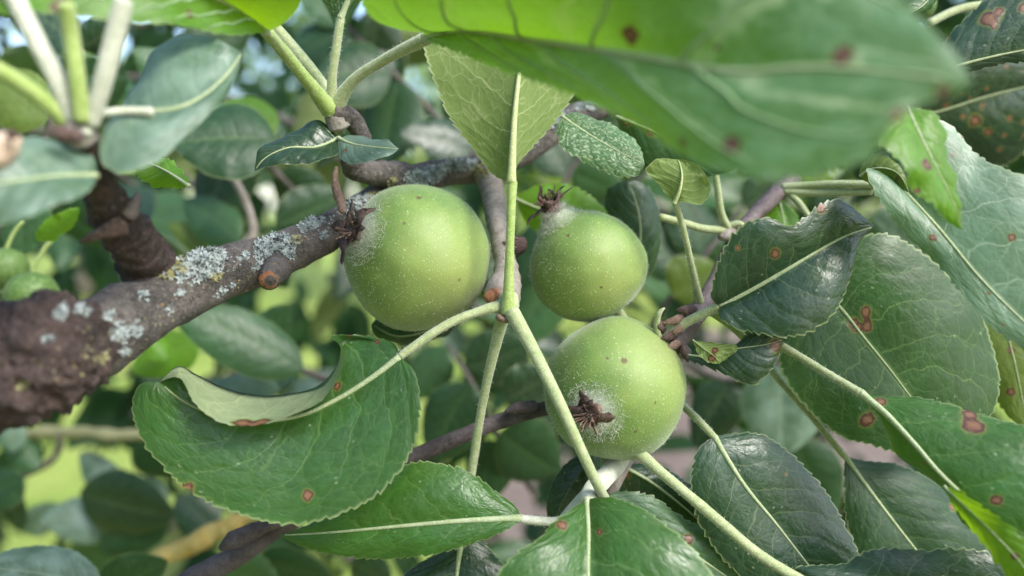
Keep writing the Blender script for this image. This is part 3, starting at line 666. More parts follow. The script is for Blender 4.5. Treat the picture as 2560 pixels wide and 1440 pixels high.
# ------------------------------------------------------------------ left shoot
ls = empty('leafy_spur', P(195, 325, 10.6), 'blurred leafy spur with fanned pale petioles at upper left, on the branch', 'spur')
tube('node', [(215, 350, 10.7, 34), (190, 325, 10.55, 36), (168, 310, 10.45, 24)], M['bark_grey'], ls, n=20, seg=18, rough=.2, fr=3)
tube('bud_scale', [(185, 330, 10.3, 10), (160, 335, 10.2, 22), (140, 325, 10.15, 16), (132, 315, 10.15, 6)], M['sepal'], ls, n=14, seg=10, rough=.3, fr=6)
tube('bud_scale', [(200, 335, 10.3, 10), (188, 342, 10.2, 14), (178, 340, 10.15, 5)], M['sepal'], ls, n=12, seg=10, rough=.3, fr=6)
tube('bud_scale', [(310, 560, 12.0, 24), (260, 580, 11.9, 17), (200, 605, 11.9, 4)], M['sepal'], ls, n=18, seg=12, rough=.25, fr=3, flat=.6)
tube('bud_scale', [(318, 540, 12.1, 20), (335, 510, 12.1, 16), (345, 480, 12.1, 4)], M['bark_purple'], ls, n=16, seg=12, rough=.2, fr=3)
for pts, m in (([(165, 305, 10.5, 21), (90, 235, 10.2, 20), (-20, 165, 9.9, 20), (-120, 120, 9.7, 19)], 'pet_green'),
               ([(182, 300, 10.5, 22), (140, 195, 10.3, 23), (85, 90, 10.2, 24), (20, -40, 10.1, 24)], 'pet_pale'),
               ([(205, 300, 10.4, 22), (192, 190, 10.2, 20), (178, 90, 10.1, 20), (165, 10, 9.9, 20)], 'pet_green'),
               ([(228, 310, 10.5, 18), (262, 190, 10.3, 22), (290, 80, 10.2, 23), (310, 0, 10.1, 22)], 'pet_pale')):
    tube('petiole', pts, M[m], ls, n=40, seg=14)
leaf(ls, [(300, 278, 11.3), (390, 280, 11.2), (450, 270, 11.2), (510, 240, 11.4), (560, 195, 11.7), (605, 130, 12.2)],
     [(318, 230), (345, 180), (385, 120), (440, 88), (500, 86), (560, 105)], [(258, 330), (252, 400), (300, 424), (370, 410), (450, 350), (530, 280), (585, 210)], 'blue', dl=.9, dr=-.7,
     pet=[(212, 335, 10.5), (240, 290, 10.6), (300, 278, 10.9), (380, 281, 11.0)], pr=13, rr=13, petmat='pet_pale', label='broad folded blue-grey leaf with a pale snaking midrib', teeth=.3)
leaf(ls, [(242, 440, 10.8), (150, 440, 10.3), (60, 450, 9.9), (-160, 480, 9.4)], [(232, 390), (180, 362), (100, 345), (40, 350), (-60, 370)], [(215, 480), (150, 515), (60, 550), (-40, 560)], 'blue', dl=.4, dr=-.3,
     rr=10, label='out-of-focus blue-green leaf cut by the left edge', teeth=.3)
leaf(ls, [(415, 395, 15), (350, 410, 15), (330, 420, 15), (472, 465, 14.6)][::-1][:1] + [(420, 430, 14.9), (340, 395, 15.6)], [(465, 440), (430, 405), (380, 385)], [(440, 470), (390, 468), (350, 440)], 'backlit_tint', rr=6, nu=80, nh=7)
wf = empty('withered_fruitlet', P(10, 368, 9.8), 'small blurred pinkish withered fruitlet at the left edge', 'fruitlet')
tube('fruitlet_body', [(-60, 410, 9.6, 26), (-30, 390, 9.7, 42), (5, 368, 9.8, 40), (35, 352, 9.9, 24), (52, 345, 9.95, 8)], M['pink'], wf, n=30, seg=18, rough=.12)
tube('dried_tip', [(20, 335, 9.55, 12), (32, 338, 9.6, 12), (40, 345, 9.65, 5)], M['sepal'], wf, n=10, seg=10, rough=.3, fr=5)

# ------------------------------------------------------------------ upper shoot
us = empty('leafy_spur', P(835, 275, 15.6), 'upright leafy spur with downy petioles forking above the left apple', 'spur')
tube('node', [(850, 320, 15.7, 30), (838, 285, 15.6, 27), (832, 262, 15.55, 22)], M['bark_grey'], us, n=20, seg=16, rough=.16, fr=3)
leaf(us, [(668, 80, 13.3), (560, 5, 12.2), (350, -75, 11.2), (0, -130, 10.4), (-220, -130, 9.8)], [(640, 86), (560, 92), (470, 74), (400, 64), (300, 56), (200, 46), (100, 36), (0, 38), (-120, -10)],
     [(715, 50), (755, -5), (740, -110), (420, -260), (60, -260)], 'backlit_tint', dl=-.5, dr=.4, pet=[(826, 275, 15.5), (770, 205, 14.8), (700, 118, 13.9), (668, 80, 13.3)], pr=20, rr=14, petmat='pet_green',
     spots=[(160, 12, 22), (480, 38, 10)], label='bright yellow-green leaf across the top-left edge', teeth=.4, sv=[(.06, -1), (.16, -1), (.27, -1), (.40, -1), (.55, -1)])
tube('petiole', [(838, 262, 15.9, 15), (790, 190, 15.9, 15), (720, 105, 15.8, 15), (670, 50, 15.7, 15)], M['pet'], us, n=40, seg=12)
leaf(us, [(852, 45, 15.0), (870, 0, 14.9), (890, -80, 14.7), (930, -200, 14.6)], [(820, 20), (795, -20), (810, -120)], [(875, 20), (940, -40), (960, -130)], 'mott', pet=[(832, 262, 15.5), (830, 200, 15.3), (842, 110, 15.1), (852, 45, 15.0)], pr=14, rr=9, nu=100)
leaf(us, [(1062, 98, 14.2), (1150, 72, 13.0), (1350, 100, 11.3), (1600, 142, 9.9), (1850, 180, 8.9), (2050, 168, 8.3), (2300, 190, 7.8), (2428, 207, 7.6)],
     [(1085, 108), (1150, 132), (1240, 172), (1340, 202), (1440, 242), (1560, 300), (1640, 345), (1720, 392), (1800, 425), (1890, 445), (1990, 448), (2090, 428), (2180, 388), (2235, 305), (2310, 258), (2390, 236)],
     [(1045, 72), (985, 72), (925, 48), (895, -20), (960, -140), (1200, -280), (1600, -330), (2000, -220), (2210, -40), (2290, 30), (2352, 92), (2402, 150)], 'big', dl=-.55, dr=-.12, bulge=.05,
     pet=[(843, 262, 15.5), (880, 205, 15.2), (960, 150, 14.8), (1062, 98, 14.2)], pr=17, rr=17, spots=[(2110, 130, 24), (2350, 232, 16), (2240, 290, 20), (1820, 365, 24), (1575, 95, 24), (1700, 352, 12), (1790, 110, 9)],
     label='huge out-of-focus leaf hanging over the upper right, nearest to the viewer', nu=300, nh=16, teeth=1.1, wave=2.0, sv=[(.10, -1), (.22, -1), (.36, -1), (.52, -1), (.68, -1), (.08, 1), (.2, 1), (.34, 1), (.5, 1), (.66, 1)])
leaf(us, [(846, 345, 15.6), (790, 368, 15.3), (720, 370, 15.1), (660, 398, 15.0), (637, 428, 15.0)], [(838, 395), (780, 408), (720, 410), (670, 418)], [(825, 320), (795, 303), (740, 322), (690, 345), (650, 370)], 'dark', dl=-.25, dr=.35, rr=6,
     nu=110, teeth=.3, label='small dark leaf with its edge rolled, left of the twig')
leaf(us, [(846, 345, 15.5), (880, 360, 15.2), (940, 368, 15.0), (998, 372, 15.0)], [(850, 395), (880, 408), (940, 402), (975, 390)], [(870, 340), (920, 342), (965, 350)], 'blue', dl=-.3, dr=.3, rr=6, nu=110, teeth=.15, spots=[(855, 372, 6)])
tube('dried_stipule', [(842, 418, 15.2, 6), (838, 455, 15.1, 9), (850, 500, 15.0, 12), (858, 530, 14.9, 10)], M['sepal_tan'], us, n=20, seg=8, rough=.35, fr=5)

# ------------------------------------------------------------------ centre spur between the apples
cs = empty('leafy_spur', P(1268, 775, 15.2), 'short spur in the centre whose downy petioles radiate between the apples', 'spur')
tube('node', [(1270, 745, 15.35, 26), (1268, 772, 15.15, 27), (1262, 796, 15.1, 15)], M['pet'], cs, n=20, seg=16, rough=.08, fr=3)
tube('bud_scale', [(1245, 790, 15.0, 9), (1265, 800, 14.9, 9), (1278, 795, 14.95, 4)], M['sepal_tan'], cs, n=10, seg=8, rough=.3, fr=6)
leaf(cs, [(1281, 455, 14.9), (1286, 300, 15.1), (1298, 180, 15.3), (1312, 40, 15.7), (1320, -60, 16)], [(1240, 440), (1190, 380), (1118, 280), (1078, 180), (1060, 100), (1110, 0), (1220, -60)],
     [(1298, 405), (1335, 365), (1392, 300), (1437, 232), (1470, 130), (1450, 20), (1390, -50)], 'olive', 'bot', dl=.55, dr=.4, bulge=.06, pet=[(1270, 785, 14.95), (1274, 640, 14.85), (1278, 520, 14.85), (1281, 455, 14.9)], pr=14, rr=13, petmat='pet_green',
     label='pale green leaf seen from below, hanging vertically in the centre')
leaf(cs, [(1000, 892, 14.7), (930, 945, 14.6), (840, 1000, 14.5), (740, 1042, 14.4), (600, 1050, 14.2), (470, 1010, 14.1), (400, 955, 14.2)], [], [], 'rolled', 'top',
     rows=[(-1, [(1035, 930), (1050, 1000), (1040, 1090), (1010, 1160), (940, 1240), (850, 1285), (740, 1312), (620, 1292), (500, 1242), (405, 1165), (348, 1085), (330, 1015), (350, 962)], -.55), (0, None, 0),
           (.5, [(985, 872, 14.8), (940, 856, 15.0), (900, 846, 15.2), (862, 850, 15.2), (842, 910, 14.9), (800, 960, 14.9), (725, 985, 14.9), (640, 988, 14.8), (560, 968, 14.7), (490, 935, 14.5), (448, 915, 14.3)], 0),
           (1, [(990, 862, 14.8), (955, 848, 15.0), (905, 838, 15.1), (826, 838, 14.7), (858, 890, 14.1), (815, 988, 13.8), (740, 1040, 13.6), (640, 1066, 13.5), (560, 1058, 13.4), (490, 1010, 13.5), (452, 945, 13.8)], 0)],
     bulge=.05, pet=[(1255, 765, 15.1), (1200, 778, 15.0), (1130, 805, 14.9), (1060, 848, 14.8), (1000, 892, 14.7)], pr=14, rr=10, nu=220, spots=[(470, 1215, 17), (770, 1232, 15), (825, 992, 14), (850, 962, 11), (612, 1052, 26), (655, 1048, 22), (632, 1056, 20), (935, 852, 7), (880, 846, 6)],
     label='curled leaf at lower left with its pale rim rolled over and pink-brown stain', wave=1.1)
leaf(cs, [(1156, 1345, 16.4), (1145, 1410, 16.2), (1138, 1500, 16.0), (1135, 1600, 15.8)], [(1110, 1368), (1060, 1398), (1010, 1440), (990, 1520)], [(1200, 1350), (1230, 1380), (1262, 1420), (1270, 1520)], 'dark',
     pet=[(1256, 795, 15.3), (1216, 960, 15.7), (1182, 1160, 16.1), (1156, 1345, 16.4)], pr=14, rr=9, label='dark leaf at the bottom edge below the glossy one')
tube('petiole', [(1280, 780, 14.9, 20), (1335, 880, 14.4, 17), (1400, 1010, 13.95, 15), (1450, 1120, 14.0, 14), (1490, 1205, 14.3, 13), (1512, 1245, 14.8, 12)], M['pet'], cs, n=60, seg=12)

# ------------------------------------------------------------------ bottom spur under the lower apple
bs = empty('leafy_spur', P(1490, 1225, 15.2), 'whitish downy spur below the lower apple, leaves spreading to the bottom edge', 'spur')
tube('stem', [(1590, 1090, 17.4, 24), (1550, 1150, 16.4, 24), (1510, 1195, 15.5, 24), (1480, 1228, 14.9, 24), (1466, 1250, 14.5, 17)], M['pet_pale'], bs, n=40, seg=16, rough=.05)
tube('stem', [(1570, 1140, 16.6, 19), (1545, 1190, 16.2, 18), (1525, 1240, 15.9, 14)], M['bark_grey'], bs, n=24, seg=12, rough=.06)
tube('stipule', [(1495, 1225, 14.9, 6), (1510, 1245, 14.8, 7), (1520, 1262, 14.8, 3)], M['pet_green'], bs, n=14, seg=8)
leaf(bs, [(1302, 1297, 15.0), (1180, 1301, 14.9), (1040, 1312, 14.9), (900, 1325, 15.1), (800, 1333, 15.3), (698, 1338, 15.6)], [(1292, 1270), (1240, 1228), (1180, 1184), (1110, 1160), (1040, 1155), (960, 1190), (860, 1250), (770, 1310)],
     [(1282, 1315), (1200, 1352), (1100, 1382), (960, 1398), (850, 1390), (760, 1368)], 'glossy', dl=.35, dr=-.15, bulge=.13, pet=[(1470, 1255, 15.6), (1440, 1290, 15.5), (1390, 1303, 15.2), (1302, 1297, 15.0)], pr=14, rr=11, petmat='pet_pale',
     label='glossy quilted leaf pointing left at bottom centre', wave=.6)
tube('petiole', [(1475, 1225, 15.3, 15), (1430, 1275, 15.4, 15), (1395, 1320, 15.5, 15)], M['pet_pale'], bs, n=20, seg=12)
leaf(bs, [(1467, 1248, 14.3), (1471, 1330, 13.8), (1470, 1440, 13.3), (1478, 1560, 13.0), (1490, 1700, 12.9)], [(1425, 1275), (1380, 1308), (1350, 1345), (1290, 1382), (1252, 1425), (1235, 1500), (1290, 1610)],
     [(1528, 1244), (1600, 1268), (1662, 1310), (1722, 1362), (1772, 1422), (1800, 1500), (1700, 1630)], 'glossy', dl=-.15, dr=-.1, bulge=.12, rr=10, spots=[(1490, 1330, 9), (1405, 1305, 14)], label='broad green leaf at the bottom, centre right, pointing down', wave=1.2)
leaf(bs, [(1500, 1245, 15.6), (1600, 1300, 15.6), (1740, 1390, 15.6), (1960, 1540, 15.6)], [(1560, 1228), (1640, 1245), (1700, 1290), (1800, 1335), (1890, 1400), (1960, 1470)], [(1530, 1300), (1600, 1400), (1700, 1500)], 'back2', dl=.2, dr=0, rr=7, spots=[(1722, 1338, 12)])
leaf(bs, [(1480, 1140, 16.4), (1430, 1210, 16.3), (1395, 1280, 16.3), (1375, 1330, 16.3)], [(1445, 1140), (1400, 1180), (1368, 1260)], [(1490, 1190), (1450, 1260), (1410, 1310)], 'dark', rr=0.1, rib=False, teeth=.3, nu=90)
leaf(bs, [(1555, 1165, 16.3), (1620, 1200, 16.4), (1700, 1260, 16.5), (1790, 1340, 16.5)], [(1600, 1158), (1660, 1168), (1720, 1210), (1780, 1280)], [(1570, 1230), (1650, 1290), (1720, 1330)], 'dark', rr=6, spots=[(1560, 1195, 10)], nu=90)
# ------------------------------------------------------------------ single leaves whose twigs are hidden
SG = 'leaves crowding the right side'
leaf(None, [(1785, 1092, 15.6), (1860, 1212, 15.5), (1940, 1310, 15.5), (2020, 1412, 15.4), (2110, 1520, 15.4)], [(1748, 1120), (1728, 1180), (1730, 1245), (1755, 1320), (1810, 1400), (1900, 1480), (2000, 1530)],
     [(1830, 1084), (1900, 1085), (1960, 1120), (2010, 1170), (2060, 1230), (2102, 1300), (2142, 1390), (2150, 1460)], 'dark', dl=-.1, dr=.45, pet=[(1640, 900, 17.6), (1705, 1010, 16.6), (1745, 1050, 16.0), (1785, 1092, 15.6)], pr=12, rr=9,
     name='apple_leaf', cat='leaf', label='dark slate-green leaf below the lower apple, saw-toothed right edge in shadow', spots=[(1958, 1182, 5)], teeth=.8)
leaf(None, [(2075, 1492, 14.6), (2200, 1480, 14.3), (2370, 1475, 14.0), (2600, 1510, 13.8)], [(2000, 1440), (1985, 1420), (2050, 1412), (2110, 1408), (2170, 1376), (2240, 1370), (2310, 1374), (2380, 1370), (2460, 1380), (2540, 1412)], [(2060, 1490), (2250, 1600), (2450, 1600)], 'dark', dl=.3, dr=-.3,
     name='apple_leaf', cat='leaf', label='dark bluish leaf along the bottom right edge on the long petiole', pet=[(1560, 1100, 15.6), (1640, 1170, 15.1), (1800, 1305, 14.6), (1900, 1388, 14.4), (2000, 1448, 14.3), (2075, 1492, 14.5)], pr=17, rr=8)
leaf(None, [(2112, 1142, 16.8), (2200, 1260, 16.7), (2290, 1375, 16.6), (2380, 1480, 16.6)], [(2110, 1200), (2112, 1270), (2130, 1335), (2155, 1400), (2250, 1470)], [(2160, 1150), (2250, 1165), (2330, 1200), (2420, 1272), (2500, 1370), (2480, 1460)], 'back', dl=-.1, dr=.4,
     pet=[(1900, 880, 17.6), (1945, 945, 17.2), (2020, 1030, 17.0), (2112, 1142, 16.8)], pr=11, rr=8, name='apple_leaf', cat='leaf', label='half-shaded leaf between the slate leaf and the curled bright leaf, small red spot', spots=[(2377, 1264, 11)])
leaf(None, [(2040, 715, 16.2), (2100, 770, 16.1), (2160, 845, 16.0), (2225, 925, 15.9), (2290, 1010, 15.9), (2380, 1110, 15.9)], [(1980, 760), (1955, 840), (1950, 905), (1965, 950), (2005, 1005), (2060, 1060), (2110, 1095), (2170, 1110), (2240, 1130), (2320, 1140)],
     [(2110, 620), (2165, 588), (2220, 585), (2295, 622), (2380, 690), (2450, 770), (2482, 850), (2500, 930), (2500, 990), (2465, 1060)], 'mid', dl=-.1, dr=.25, bulge=.05, rr=7, spots=[(2158, 776, 15), (2140, 805, 15), (2160, 818, 14), (2135, 822, 10), (2162, 1043, 18)], teeth=.8,
     name='apple_leaf', cat='leaf', label='large mid-green leaf with a paired brown scar near its middle, behind the dark leaf')
leaf(None, [(2150, 982, 14.6), (2205, 1025, 14.3), (2282, 1105, 13.8), (2352, 1185, 13.4), (2480, 1302, 12.9), (2640, 1450, 12.5)], [(2160, 1000), (2195, 1030), (2222, 1085), (2236, 1140), (2290, 1182), (2350, 1222), (2400, 1290), (2470, 1355), (2570, 1450)],
     [(2200, 990), (2300, 996), (2400, 1020), (2480, 1040), (2580, 1070), (2680, 1180)], 'glossy', dl=.6, dr=.2, bulge=.10, pet=[(1880, 830, 16.3), (1965, 872, 15.8), (2070, 935, 15.1), (2150, 982, 14.6)], pr=13, rr=11, wave=1.8,
     spots=[(2430, 1055, 24), (2425, 1030, 18), (2200, 995, 12), (2485, 1245, 14), (2530, 1395, 10), (2302, 1162, 5)], name='apple_leaf', cat='leaf', label='wavy bright leaf at lower right with purple-brown spot and thick white midrib')
leaf(None, [(2360, 1215, 13.1), (2430, 1282, 12.75), (2510, 1360, 12.45), (2620, 1490, 12.2)], [(2395, 1285), (2470, 1375), (2550, 1465)], [(2425, 1240), (2510, 1300), (2600, 1400)], 'backlit_tint', dl=.1, dr=-.15, rr=4, nu=100, nh=7, spots=[(2530, 1395, 9)],
     name='apple_leaf', cat='leaf', label='bright yellow-green leaf edge running into the bottom right corner')
leaf(None, [(2225, 440, 14.4), (2300, 520, 14.1), (2350, 575, 13.9), (2450, 695, 13.6), (2560, 805, 13.4), (2700, 930, 13.2)], [(2165, 425), (2180, 470), (2205, 510), (2262, 585), (2330, 645), (2380, 705), (2430, 770), (2482, 822), (2560, 872), (2640, 930)],
     [(2240, 320), (2302, 285), (2380, 320), (2440, 388), (2500, 422), (2570, 450), (2680, 560), (2740, 750)], 'pale', dl=.1, dr=.2, bulge=.06, rr=7, spots=[(2327, 588, 9), (2530, 585, 11), (2420, 330, 6)], rs=4,
     name='apple_leaf', cat='leaf', label='large pale blue-grey leaf at the right edge with fine white veins')
leaf(None, [(2268, 270, 12.9), (2300, 340, 12.6), (2340, 420, 12.5), (2380, 500, 12.6), (2405, 575, 12.9)], [(2205, 310), (2198, 360), (2235, 395), (2262, 425), (2275, 470), (2330, 515), (2370, 555)], [(2330, 288), (2368, 335), (2372, 400), (2390, 455), (2400, 520)], 'backlit_tint', dl=-.3, dr=.2,
     spots=[(2320, 405, 16), (2295, 485, 8)], rr=6, wave=1.4, name='apple_leaf', cat='leaf', label='small bright green folded leaf in front of the pale blue-grey leaf', nu=120)
leaf(None, [(2150, 440, 14.7), (2190, 420, 14.4), (2240, 430, 14.2), (2275, 490, 14.2)], [(2160, 400), (2200, 375), (2250, 395)], [(2170, 460), (2210, 475), (2250, 490)], 'olive', rr=4, spots=[(2180, 420, 6), (2235, 445, 5)], nu=70, name='apple_leaf', cat='leaf', label='small olive leaf tucked under the bright folded leaf')
leaf(None, [(2340, 185, 16), (2400, 163, 15.9), (2480, 142, 15.8), (2560, 126, 15.7), (2700, 110, 15.6)], [(2340, 140), (2380, 80), (2440, 20), (2520, -40), (2620, -60)], [(2400, 188), (2440, 178), (2500, 160), (2580, 152), (2650, 140)], 'dark', dl=.25, dr=.1, rr=6,
     spots=[(2465, 42, 20), (2490, 30, 12), (2555, 25, 14), (2478, 62, 9), (2340, 72, 6)], name='apple_leaf', cat='leaf', label='dark blue-green leaf in the top right corner with reddish spots')
leaf(None, [(2230, 300, 19.5), (2340, 280, 19.4), (2470, 240, 19.3), (2640, 200, 19.2)], [(2280, 200), (2380, 150), (2500, 130)], [(2300, 350), (2400, 400), (2520, 410), (2600, 330)], 'dark', dl=-.5, dr=.8, rr=5, spots=[(2440, 310, 15), (2465, 335, 10), (2520, 300, 8), (2450, 270, 6), (2555, 310, 8), (2360, 270, 9), (2400, 290, 6), (2420, 250, 5), (2495, 380, 8)], rs=8,
     name='apple_leaf', cat='leaf', label='shadowed leaf peppered with orange-brown spots at the right edge')
leaf(None, [(2420, 560, 17.6), (2480, 720, 17.5), (2530, 880, 17.4), (2570, 1080, 17.4)], [(2330, 640), (2400, 820), (2470, 960), (2520, 1040)], [(2520, 600), (2620, 760), (2640, 940)], 'olive', rr=6, spots=[(2520, 975, 10), (2525, 870, 9), (2490, 800, 6)], name='apple_leaf', cat='leaf', label='olive leaf with orange dots behind the right edge')
leaf(None, [(1405, 292, 16.2), (1470, 335, 15.9), (1540, 375, 15.6), (1612, 412, 15.4)], [(1392, 330), (1410, 375), (1470, 405), (1540, 440), (1590, 440)], [(1440, 280), (1520, 310), (1590, 350)], 'mott', dl=-.2, dr=.4, rr=5, teeth=.7, name='apple_leaf', cat='leaf', label='leaf with pale mottled scarring just below the huge leaf', nu=120)
leaf(None, [(1540, 290, 16.8), (1640, 330, 16.7), (1740, 380, 16.6), (1840, 420, 16.5)], [(1560, 340), (1620, 410), (1700, 420), (1780, 440)], [(1600, 280), (1720, 290), (1820, 350)], 'back2', rr=5, spots=[(1560, 300, 14), (1625, 325, 14)], name='apple_leaf', cat='leaf', label='grey-green leaf partly under the huge leaf, above the olive leaflet', nu=110)
leaf(None, [(1688, 508, 15.2), (1700, 475, 15.1), (1705, 440, 15.1), (1695, 398, 15.3)], [(1668, 490), (1640, 455), (1615, 425), (1640, 400)], [(1715, 505), (1752, 512), (1776, 480), (1765, 438), (1730, 408)], 'olive', 'bot', dl=.2, dr=-.3, pet=[(1748, 755, 16.2), (1728, 660, 15.8), (1705, 560, 15.4), (1688, 508, 15.2)], pr=10, rr=6, teeth=.3,
     name='apple_leaf', cat='leaf', label='small cupped olive leaf on a thin upright petiole right of the small apple', nu=90)
leaf(None, [(1560, 730, 18.6), (1595, 640, 18.4), (1600, 550, 18.3), (1570, 450, 18.3)], [(1530, 640), (1510, 540), (1520, 470)], [(1630, 680), (1652, 580), (1640, 500), (1610, 460)], 'dark', rr=5, name='apple_leaf', cat='leaf', label='blackish-blue leaf upright behind the small apple', nu=110)
leaf(None, [(1285, 495, 18.8), (1360, 525, 18.5), (1440, 540, 18.4), (1520, 530, 18.4)], [(1330, 470), (1400, 460), (1470, 485)], [(1320, 560), (1380, 590), (1460, 600)], 'backlit_tint', rr=5, spots=[(1390, 475, 6)], name='apple_leaf', cat='leaf', label='bright green leaf lying behind the calyx of the small apple', nu=100)
leaf(None, [(1140, 800, 17.4), (1060, 830, 17.4), (990, 840, 17.4), (930, 810, 17.5)], [(1110, 790), (1020, 790), (950, 790)], [(1120, 835), (1060, 860), (990, 862), (945, 845)], 'back', rr=4, name='apple_leaf', cat='leaf', label='narrow leaf showing just beneath the left apple', nu=90)
# ------------------------------------------------------------------ right spur, dark leaf and small folded leaf
rs = empty('leafy_spur', P(1700, 850, 16), 'scaly brown spur right of the apples bearing the dark slate leaf', 'spur')
tube('stem', [(1860, 600, 17.6, 24), (1800, 690, 17.0, 24), (1760, 760, 16.4, 24), (1715, 815, 16.0, 30), (1690, 860, 15.9, 26), (1720, 885, 16.0, 14)], M['bark_purple'], rs, n=50, seg=18, rough=.12, fr=2)
for i, (x0, y0, x1, y1) in enumerate([(1720, 800, 1655, 810), (1740, 780, 1690, 775), (1690, 840, 1650, 850), (1700, 860, 1660, 880), (1730, 800, 1765, 790), (1700, 870, 1720, 905), (1710, 820, 1680, 835), (1660, 830, 1640, 800)]):
    tube('bud_scale', [(x0, y0, 15.8, 11), ((x0 + x1) / 2, (y0 + y1) / 2 - 4, 15.5, 12), (x1, y1, 15.5, 3)], M['sepal' if i % 3 else 'sepal_tan'], rs, n=12, seg=8, rough=.3, fr=5, flat=.5)
tube('stipule', [(1650, 850, 15.6, 7), (1642, 810, 15.5, 8), (1650, 780, 15.4, 6), (1662, 770, 15.4, 2)], M['pet'], rs, n=14, seg=8)
leaf(rs, [(1798, 766, 15.2), (1880, 724, 15.1), (1960, 678, 15.0), (2040, 630, 15.0), (2110, 592, 15.1), (2188, 566, 15.3)], [(1800, 795), (1850, 822), (1920, 838), (1975, 842), (2030, 828), (2080, 790), (2112, 735), (2132, 670), (2150, 605)],
     [(1778, 742), (1786, 690), (1812, 618), (1850, 568), (1885, 548), (1930, 546), (1975, 566), (2008, 545), (2060, 506), (2102, 500), (2145, 530)], 'dark', dl=-.35, dr=-.28, bulge=.11, pet=[(1655, 848, 15.8), (1700, 815, 15.6), (1750, 788, 15.4), (1798, 766, 15.2)], pr=15, rr=11,
     spots=[(1938, 643, 13), (1840, 627, 7), (2055, 512, 14)], teeth=.85, label='dark slate-blue quilted leaf with pale midrib and notched top edge', wave=.5)
leaf(rs, [(1700, 885, 15.6), (1770, 890, 15.3), (1840, 872, 15.1), (1910, 862, 15.0), (1962, 848, 15.0)], [(1742, 908), (1800, 930), (1845, 952), (1885, 960), (1925, 930), (1948, 890)], [(1790, 888), (1840, 858), (1875, 825), (1908, 804), (1940, 822)], 'dark', dl=-.2, dr=.1,
     spots=[(1942, 857, 15)], rr=4, label='small dark folded leaf with one red-brown spot', nu=110, teeth=.7)
leaf(rs, [(1732, 850, 15.1), (1760, 872, 14.9), (1785, 890, 14.8), (1800, 908, 14.9)], [(1750, 890), (1772, 906)], [(1780, 858), (1825, 862), (1842, 868)], 'olive', 'bot', dl=0, dr=0, rr=2, spots=[(1772, 898, 9), (1785, 868, 8)], label='pale upturned leaf tip seen from below', nu=60, nh=6, teeth=.3)
tube('petiole', [(1780, 780, 15.7, 11), (1830, 815, 15.6, 11), (1865, 850, 15.5, 9)], M['pet_green'], rs, n=20, seg=10)
# ------------------------------------------------------------------ twig with thin petioles at the right
rt = empty('leafy_twig', P(1945, 475, 18), 'thin purple-brown twig with slender petioles between the huge leaf and the slate leaf', 'twig')
tube('stem', [(1985, 440, 18.2, 22), (1940, 485, 18.0, 22), (1895, 530, 17.9, 20), (1850, 580, 17.7, 20), (1800, 680, 17.3, 20)], M['bark_purple'], rt, n=40, seg=14, rough=.08, fr=2)
tube('node', [(1835, 575, 17.4, 22), (1815, 585, 17.2, 18), (1800, 595, 17.1, 8)], M['bark_grey'], rt, n=12, seg=12, rough=.25, fr=4)
for pts in ([(1955, 468, 17.9, 11), (2030, 462, 17.6, 10), (2110, 460, 17.2, 10), (2200, 462, 16.8, 10)], [(1960, 478, 17.9, 11), (2040, 482, 17.6, 10), (2180, 478, 17.0, 10)], [(1970, 480, 17.9, 9), (2000, 510, 17.7, 8), (2020, 540, 17.6, 8)],
            [(1820, 575, 17.2, 11), (1760, 572, 17.0, 10), (1700, 555, 16.8, 10), (1650, 542, 16.7, 9)], [(1822, 572, 17.2, 11), (1805, 540, 17.0, 10), (1795, 480, 16.8, 9), (1785, 400, 16.6, 8)], [(1815, 570, 17.2, 9), (1850, 560, 17.1, 8), (1865, 575, 17.1, 5)]):
    tube('petiole', pts, M['pet'], rt, n=30, seg=10)
leaf(rt, [(1945, 490, 18), (1955, 530, 17.9), (1960, 565, 17.8), (1962, 600, 17.8)], [(1915, 510), (1905, 550), (1930, 590)], [(1975, 515), (1992, 550), (1980, 585)], 'backlit_tint', rr=4, nu=70, nh=6)
tp = empty('leafy_twig', P(2460, 15, 18), 'pale forked petiole and twig at the top right corner', 'twig')
tube('petiole', [(2560, 0, 18, 10), (2460, 12, 17.9, 11), (2400, 22, 17.8, 10), (2320, 60, 17.6, 10)], M['pet'], tp, n=26, seg=10)
tube('petiole', [(2460, 10, 17.9, 9), (2540, 22, 17.9, 9), (2600, 30, 17.9, 9)], M['pet'], tp, n=26, seg=10)
leaf(None, [(2350, -60, 15.2), (2320, 0, 15.1), (2290, 25, 15.0), (2255, 38, 15.0)], [(2300, -60), (2250, -20), (2240, 20)], [(2350, -10), (2335, 15), (2300, 35)], 'mid', rr=4, nu=80, name='apple_leaf', cat='leaf', label='small leaf tip poking in at the top edge, right')
# ------------------------------------------------------------------ dead twig
dt = empty('dead_twig', P(1280, 1040, 16.8), 'bare grey-purple dead twig crossing behind the curled leaf and lower apple', 'twig')
tube('stem', [(1460, 1000, 16.9, 19), (1360, 1022, 16.8, 18), (1280, 1043, 16.8, 19), (1150, 1092, 16.8, 20), (1030, 1145, 16.9, 21), (860, 1230, 17.1, 22), (700, 1318, 17.3, 23), (600, 1385, 17.4, 27), (500, 1440, 17.5, 30), (400, 1500, 17.6, 32)], M['deadwood'], dt, n=180, seg=18, rough=.09, fr=2.2)
tube('snag', [(1340, 1012, 16.6, 13), (1300, 1020, 16.5, 14), (1278, 1024, 16.45, 11), (1262, 1030, 16.4, 3)], M['deadwood'], dt, n=20, seg=10, rough=.25, fr=4)
tube('snag', [(700, 1308, 17.0, 10), (640, 1325, 16.9, 19), (580, 1352, 16.8, 21), (552, 1372, 16.8, 7)], M['deadwood'], dt, n=24, seg=12, rough=.25, fr=3)

